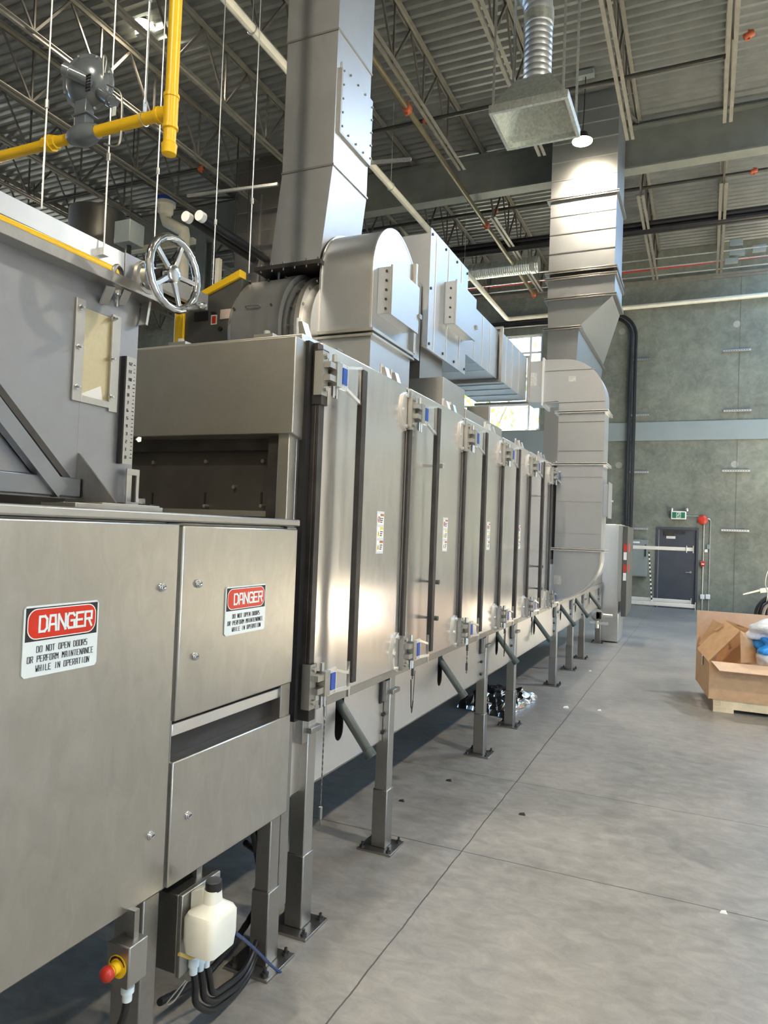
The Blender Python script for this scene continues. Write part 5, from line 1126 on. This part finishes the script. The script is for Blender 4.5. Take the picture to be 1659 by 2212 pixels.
# ---------------------------------------------------------------- background left
q = at(208, 540, 'y', 12.0); tk = thing('dust_tank', (q.x, 12, q.z), 'dull grey cylindrical tank high in the left background', 'tank')
zt1 = at(208, 462, 'y', 12.0).z; MB().lathe((q.x, 12, q.z-2.5), (0,0,1), [(0,.3),(.3,.62),(zt1-q.z+2.5,.62),(zt1-q.z+2.52,.5)], 32).build('shell', steel('dull tank', (.30,.29,.27), .35, .5), tk)
m = MB().cyl((q.x+.1, 12, zt1), (q.x+.1, 12, zt1+.2), .05, 10).cyl((q.x-.2, 12, zt1+.12), (q.x+.5, 12, zt1+.12), .04, 10); m.build('top_pipe', GALV, tk)
a_ = at(248, 478, 'y', 10.5); b_ = at(279, 520, 'y', 10.5); cb = thing('control_box', a_, 'grey control box hanging beside the high background tank', 'control box'); MB().box(a_.x, b_.x, 10.5, 10.9, b_.z, a_.z).build('box', PANELG, cb, bevel=.01); MB().cyl(((a_.x+b_.x)/2, 10.7, b_.z-.3), ((a_.x+b_.x)/2, 10.7, b_.z), .05, 10).build('gland', DARKST, cb); MB().cyl((a_.x+.1, 10.8, a_.z), (a_.x+.1, 10.8, ZD), .012, 8).build('hanger', DARKST, cb)
a_ = at(358, 447, 'y', 12.5); fn = thing('roof_drain', a_, 'cream funnel shaped roof drain with blue rim and pipe', 'roof drain')
MB().lathe(a_+Vector((0,0,.14)), (0,0,-1), [(0,.22),(.12,.22),(.14,.18),(.28,.17),(.38,.08)], 24).build('funnel', WHPIPE, fn); MB().lathe(a_+Vector((0,0,.18)), (0,0,-1), [(0,.235),(.08,.235)], 24).build('blue_rim', BLUE, fn)
b_ = at(398, 510, 'y', 12.5); MB().tube([a_+Vector((0,0,-.2)), a_+Vector((.05,0,-.35)), b_+Vector((0,0,.1)), b_, (b_.x, 12.5, 2)], .13, 14).build('pipe', WHPIPE, fn)
for i, (px, py) in enumerate(((402, 468), (431, 466))):
    a_ = at(px, py, 'y', 10.5); t_ = thing('vent_pipe', a_, ['black pipe with open white end, left of the background pair', 'black pipe with open white end, right of the background pair'][i], 'pipe', 'pair of white ended pipes')
    MB().cyl(a_+Vector((0,-.02,0)), a_+Vector((0,.1,0)), .1, 18).build('white_end', WHITE, t_); MB().cyl(a_+Vector((0,1.5,0)), (a_.x, a_.y+1.5, ZD), .01, 6).build('hanger', DARKST, t_); MB().cyl(a_+Vector((0,.1,0)), a_+Vector((.0,2.2,0)), .088, 16).build('pipe', BLKPIPE, t_)
def barat(p0, p1, y, w, mat, name, lab, cat, grp=None):
    o = MB().bar(at(*p0, 'y', y), at(*p1, 'y', y), w, w).build(name, mat); return tag(o, lab, cat, grp)
barat((265, 545), (420, 520), 13.0, .12, WHPIPE, 'crane_beam', 'cream crossing beam seen just behind the handwheel', 'beam')
barat((405, 423), (600, 398), 11.5, .05, GALVB, 'strut_channel', 'perforated bright strut crossing behind the hanger rods', 'strut channel')
q = at(471, 600, 'y', 12.2); tag(MB().box(q.x-.05, q.x+.05, 12.15, 12.25, 0, at(470, 560, 'y', 12.2).z).build('post', WHPIPE), 'slim cream post right of the handwheel', 'post')
barat((792, 352), (888, 344), 11.0, .05, GALVB, 'strut_channel', 'short bright strut hanging right of the nearest stack', 'strut channel')
q = at(400, 560, 'y', 16.5); q2 = at(520, 560, 'y', 16.5); rkk = thing('storage_rack', (q.x, 16.5, 0), 'dim steel rack of horizontal bars seen between the handwheel and the nearest stack', 'rack')
for x in (q.x, (q.x+q2.x)/2, q2.x): MB().box(x-.03, x+.03, 16.5, 16.56, 0, ZD-.9).build('upright', DARKST, rkk)
for i in range(9): MB().bar(at(400, 560+i*16, 'y', 16.48), at(520, 545+i*17, 'y', 16.48), .035).build('rack_bar', ZINC, rkk)
rk = MB().box(-11.5, -8.9, 8.6, 8.7, 0, 5.1).build('partition_panel', plain('pale partition', (.50,.49,.42), .6)); tag(rk, 'pale partition panel beyond the burner at left', 'partition')
# ---------------------------------------------------------------- cabinet at the far end of the oven
y_ = 13.05; a_ = at(1312, 1132, 'y', y_); b_ = at(1334, 1385, 'y', y_)
ec = thing('control_cabinet', (a_.x, y_, 0), 'tall stainless end cabinet with dark switch enclosure at the far end of the oven', 'control cabinet')
MB().box(a_.x-.1, b_.x, y_, y_+.8, .02, a_.z).build('body', SSB, ec, bevel=.01); MB().box(b_.x, b_.x+.07, y_-.3, y_+.75, .75, a_.z-.02).build('door', SSR, ec, bevel=.005)
MB().box(b_.x+.07, b_.x+.15, y_-.32, y_+.7, .50, a_.z-.04).build('switch_enclosure', GREYD, ec, bevel=.005)
for k, z in enumerate((1.60, 1.25)): MB().box(b_.x+.15, b_.x+.152, y_-.1, y_+.1, z, z+.13).box(b_.x+.09, b_.x+.14, y_-.3205, y_-.3195, z, z+.13).build('red_sticker', [RED], ec); MB().box(b_.x+.09, b_.x+.14, y_-.3205, y_-.3195, z-.14, z-.01).build('white_sticker', [WHITE], ec)
MB().box(b_.x-.45, b_.x-.3, y_+.1, y_+.25, a_.z, a_.z+.12).build('cable_gland', BLACK, ec)
vg = thing('valve_group', (-1.45, 10.9, .5), 'small valve with round flange and stub pipes below the far oven end', 'valve')
q = at(1290, 1328, 'y', 11.2); MB().lathe(q, (0,-1,0), [(0,.06),(.02,.09),(.04,.09),(.05,.05),(.1,.05)], 16).build('flange', SSR, vg); MB().cyl(q, q+Vector((.22,0,.0)), .025, 10).cyl(q+Vector((-.1,0,-.13)), q+Vector((.16,0,-.12)), .025, 10).cyl(q+Vector((0,0,-.2)), q, .03, 10).build('stub_pipe', SSB, vg); MB().box(q.x+.0, q.x+.07, q.y-.1, q.y, q.z-.05, q.z+.05).build('handle', BLACK, vg)
# ---------------------------------------------------------------- pallet, cardboard box, contents
FY = 8.50; pl0 = at(1540, 1537, 'z', 0); px0 = pl0.x
pal = thing('pallet', (px0+.6, FY+.5, 0), 'new pine pallet under the big open cardboard box', 'pallet')
MB().box(px0, px0+1.25, FY, FY+.022, .04, .125).box(px0, px0+.20, FY, FY+.022, 0, .04).box(px0+.62, px0+.82, FY, FY+.022, 0, .04).build('stringer', WOOD, pal, bevel=.002)
for k in range(1, 3): MB().box(px0, px0+1.25, FY+.46*k-.02, FY+.46*k+.0, 0, .125).build('stringer', WOOD, pal, bevel=.002)
for k in range(5): MB().box(px0, px0+1.25, FY+.0+k*.2, FY+.14+k*.2, .125, .14).build('deck_board', WOOD, pal, bevel=.002)
MB().box(px0, px0+.02, FY, FY+.95, 0, .02).build('bottom_board', WOOD, pal)
q = at(1549, 1518, 'y', FY-.001); m = MB(); 
for (a, b) in (((-.02,-.025),(.03,-.025)), ((.03,-.025),(.03,.02)), ((.03,.02),(-.02,.02)), ((-.02,.02),(-.02,-.025)), ((-.01,.0),(.02,.005))): m.bar((q.x+a[0], FY-.0005, q.z+a[1]), (q.x+b[0], FY-.0005, q.z+b[1]), .002, .001, up=(0,1,0))
m.build('stamp', BROWN, pal)
bxx0 = at(1533, 1500, 'y', FY).x-.005; zf_ = at(1545, 1428, 'y', FY).z; zb_ = at(1505, 1318, 'y', FY+1.0).z
cb = thing('cardboard_box', (px0+.6, FY+.5, .14), 'large brown cardboard box with front cut down, standing on the pallet', 'cardboard box')
yb_ = FY+1.0; bxl = at(1504, 1400, 'y', yb_).x
MB().box(bxx0, bxx0+1.3, FY-.012, FY-.004, .135, zf_).build('front_wall', CARD, cb)
MB().hexa([(bxx0+.01,FY-.012,zf_-.004),(bxx0+1.3,FY-.012,zf_-.004),(bxx0+1.3,FY-.16,zf_-.075),(bxx0+.09,FY-.16,zf_-.075),(bxx0+.01,FY-.008,zf_),(bxx0+1.3,FY-.008,zf_),(bxx0+1.3,FY-.16,zf_-.068),(bxx0+.09,FY-.16,zf_-.068)]).build('front_flap', CARDIN, cb)
MB().box(bxl, bxx0+1.3, yb_, yb_+.008, .135, zb_).build('back_wall', CARDIN, cb)
zl1 = at(1504, 1400, 'y', yb_).z; lf = [(bxx0-.03, FY-.02), (bxl, yb_)]
MB().hexa([(bxx0-.006,FY-.012,.13),(bxx0,FY-.012,.13),(bxl+.006,yb_,.15),(bxl,yb_,.15),(bxx0-.006,FY-.012,zf_-.02),(bxx0,FY-.012,zf_-.02),(bxl+.006,yb_,zl1),(bxl,yb_,zl1)]).build('left_wall', CARD, cb)
MB().box(bxx0, bxx0+1.3, FY, yb_, .14, .148).build('bottom', CARDIN, cb)
q = at(1520, 1432, 'y', FY+.35); MB().box(q.x-.02, q.x-.012, FY+.4, FY+.48, .42, .52).build('white_label', WHITE, cb)
q = at(1640, 1452, 'y', FY-.02); MB().box(q.x-.09, q.x+.2, FY-.0135, FY-.0125, q.z-.03, q.z+.03).build('clear_tape', plain('clear tape', (.66,.50,.38), .2), cb)
# carton inside
ct = thing('small_carton', (.3, FY+.4, .5), 'smaller opened cardboard carton tilted inside the big box', 'carton')
def quad(nm, pts, mat, par, th=.005):
    m = MB(); v = [m.b.verts.new(p) for p in pts]; m.face(v); o = m.build(nm, mat, par, smooth=False); s = o.modifiers.new('solid', 'SOLIDIFY'); s.thickness = th; return o
A = at(1506, 1400, 'y', FY+.45); B_ = at(1530, 1428, 'y', FY+.10); Cc = at(1598, 1362, 'y', FY+.25); D = at(1568, 1341, 'y', FY+.62)
quad('top_panel', [A, B_, Cc, D], CARD, ct)
E_ = at(1645, 1430, 'y', FY+.35); F_ = at(1634, 1378, 'y', FY+.42); quad('side_panel', [Cc, F_, E_, at(1600, 1432, 'y', FY+.3)], CARD, ct)
quad('inner_panel', [D+Vector((0,.1,0)), at(1640, 1365, 'y', FY+.7), at(1640, 1435, 'y', FY+.7), at(1545, 1435, 'y', FY+.7)], CARD, ct)
quad('flap', [at(1510, 1392, 'y', FY+.75), at(1541, 1338, 'y', FY+.8), at(1562, 1350, 'y', FY+.72), at(1522, 1395, 'y', FY+.6)], CARD, ct)
quad('torn_flap', [at(1540, 1362, 'y', FY+.6), at(1556, 1346, 'y', FY+.58), at(1563, 1349, 'y', FY+.5), at(1548, 1362, 'y', FY+.5)], CARD, ct); quad('torn_flap', [at(1590, 1352, 'y', FY+.6), at(1594, 1349, 'y', FY+.58), at(1612, 1358, 'y', FY+.5), at(1606, 1362, 'y', FY+.5)], CARD, ct)
def lump(c, rx, ry, rz, amp, mat, name, par=None, seed=1, n=28):
    m = MB(); res = bmesh.ops.create_uvsphere(m.b, u_segments=n, v_segments=n//2+4, radius=1); rnd = random.Random(seed); W = [(Vector((rnd.uniform(-5,5), rnd.uniform(-5,5), rnd.uniform(-5,5))), rnd.uniform(0,6)) for _ in range(9)]
    for v in m.b.verts:
        d = sum(math.sin(v.co.dot(k)+p) for k, p in W)/3; v.co = v.co*(1+amp*d); v.co = Vector((c[0]+v.co.x*rx, c[1]+v.co.y*ry, c[2]+v.co.z*rz))
    return m.build(name, mat, par)
bg_ = thing('plastic_bag', at(1659, 1400, 'y', FY+.3), 'white plastic bag with bright blue film stuffed in the big box', 'plastic bag')
q = at(1672, 1362, 'y', FY+.35); lump(q, .28, .18, .115, .22, BAGW, 'white_film', bg_, 3, 44); q = at(1668, 1398, 'y', FY+.3); lump(q, .17, .15, .12, .30, BAGB, 'blue_film', bg_, 5, 44)
q = at(1672, 1425, 'y', FY+.3); lump(q, .17, .14, .11, .14, BAGW, 'lower_film', bg_, 8); 
# foil blanket on the floor beneath the oven
fo = MB(); NX, NY = 46, 40; rnd = random.Random(11); W = [(rnd.uniform(-48,48), rnd.uniform(-48,48), rnd.uniform(0,6), rnd.uniform(.3,1)) for _ in range(40)]
ca = [at(985, 1528, 'z', 0), at(1092, 1553, 'z', 0), at(1163, 1508, 'z', 0), at(1045, 1490, 'z', 0)]; G = []
for i in range(NX):
    row = []
    for j in range(NY):
        u, v = i/(NX-1), j/(NY-1); p = (ca[0]*(1-u)+ca[1]*u)*(1-v)+(ca[3]*(1-u)+ca[2]*u)*v; e = min(u, 1-u, v, 1-v)
        h = .10*min(1, e*6)**.5+.020*sum(w_*math.sin(p.x*a+p.y*b+c_) for a, b, c_, w_ in W)/3*min(1, e*9+.2); p = p+Vector((.012*math.sin(p.y*31+i), .012*math.sin(p.x*37+j), max(.004, h))); row.append(fo.b.verts.new(p))
    G.append(row)
for i in range(NX-1):
    for j in range(NY-1): fo.m = 1 if (i > 7 and i < 26 and j > 18 and j < 34) else 0; fo.face([G[i][j], G[i+1][j], G[i+1][j+1], G[i][j+1]])
o = fo.build('foil_blanket', [FOIL, plain('black insulation', (.03,.03,.035), .6)], smooth=False); tag(o, 'crumpled silver and black foil blanket lying under the oven', 'foil blanket')
# hose trolley at the right edge
q = at(1650, 1312, 'y', 15.5); ht = thing('hose_trolley', (q.x+.3, 15.5, 0), 'black trolley with hoses and a cream wand at the right edge', 'trolley')
P = [at(1635, 1330, 'y', 15.5), at(1640, 1312, 'y', 15.5), at(1652, 1298, 'y', 15.5), at(1668, 1290, 'y', 15.5)]; MB().tube(spline(P, 8), .06, 10).build('black_hose', BLACK, ht)
P = [at(1645, 1330, 'y', 15.4), at(1652, 1310, 'y', 15.4), at(1668, 1300, 'y', 15.4)]; MB().tube(spline(P, 8), .05, 10).build('black_hose', BLKPIPE, ht)
MB().cyl(at(1605, 1284, 'y', 15.5), at(1642, 1275, 'y', 15.5), .012, 8, .02).cyl(at(1642, 1276, 'y', 15.5), at(1662, 1274, 'y', 15.5), .045, 12).build('wand', WHPIPE, ht)
P = [at(1656, 1300, 'y', 15.4), at(1658, 1280, 'y', 15.4), at(1653, 1262, 'y', 15.4), at(1656, 1240, 'y', 15.4), at(1664, 1225, 'y', 15.4)]; MB().tube(spline(P, 8), .010, 8).build('cable', SSR, ht)
q = at(1655, 1300, 'y', 15.5); MB().box(q.x, q.x+.6, 15.5, 16.1, .1, q.z).build('frame', BLACK, ht, bevel=.02); MB().cyl((q.x+.05, 15.6, .06), (q.x+.1, 15.6, .06), .06, 14).cyl((q.x+.5, 15.6, .06), (q.x+.55, 15.6, .06), .06, 14).build('wheels', BLACK, ht)
# debris on the floor
for i, (px, py, s) in enumerate(((1223, 1529, .03), (1295, 1535, .02), (1128, 1760, .022), (1275, 1450, .02), (868, 1731, .02), (970, 1687, .022), (1563, 1972, .018))):
    q = at(px, py, 'z', 0); o = MB().hexa([(q.x-s, q.y-s*.6, .0), (q.x+s, q.y-s*.4, .0), (q.x+s*.8, q.y+s*.6, .0), (q.x-s*.9, q.y+s*.5, .0), (q.x-s*.7, q.y-s*.4, s*.6), (q.x+s*.6, q.y-s*.3, s*.5), (q.x+s*.5, q.y+s*.3, s*.7), (q.x-s*.6, q.y+s*.4, s*.4)]).build('debris', WHITE if i in (0, 1, 3, 6) else DARKST)
    tag(o, ['pale crumb of packing on the floor beside the foil blanket', 'small pale scrap on the floor right of the long joint', 'dark scrap on the floor near the crossing joints', 'tiny pale scrap on the floor near the far oven legs', 'dark scrap under the oven behind the nearest leg', 'dark scrap on the shaded floor right of the nearest leg', 'tiny pale scrap on the open floor at right'][i], 'debris', 'scraps on the floor')
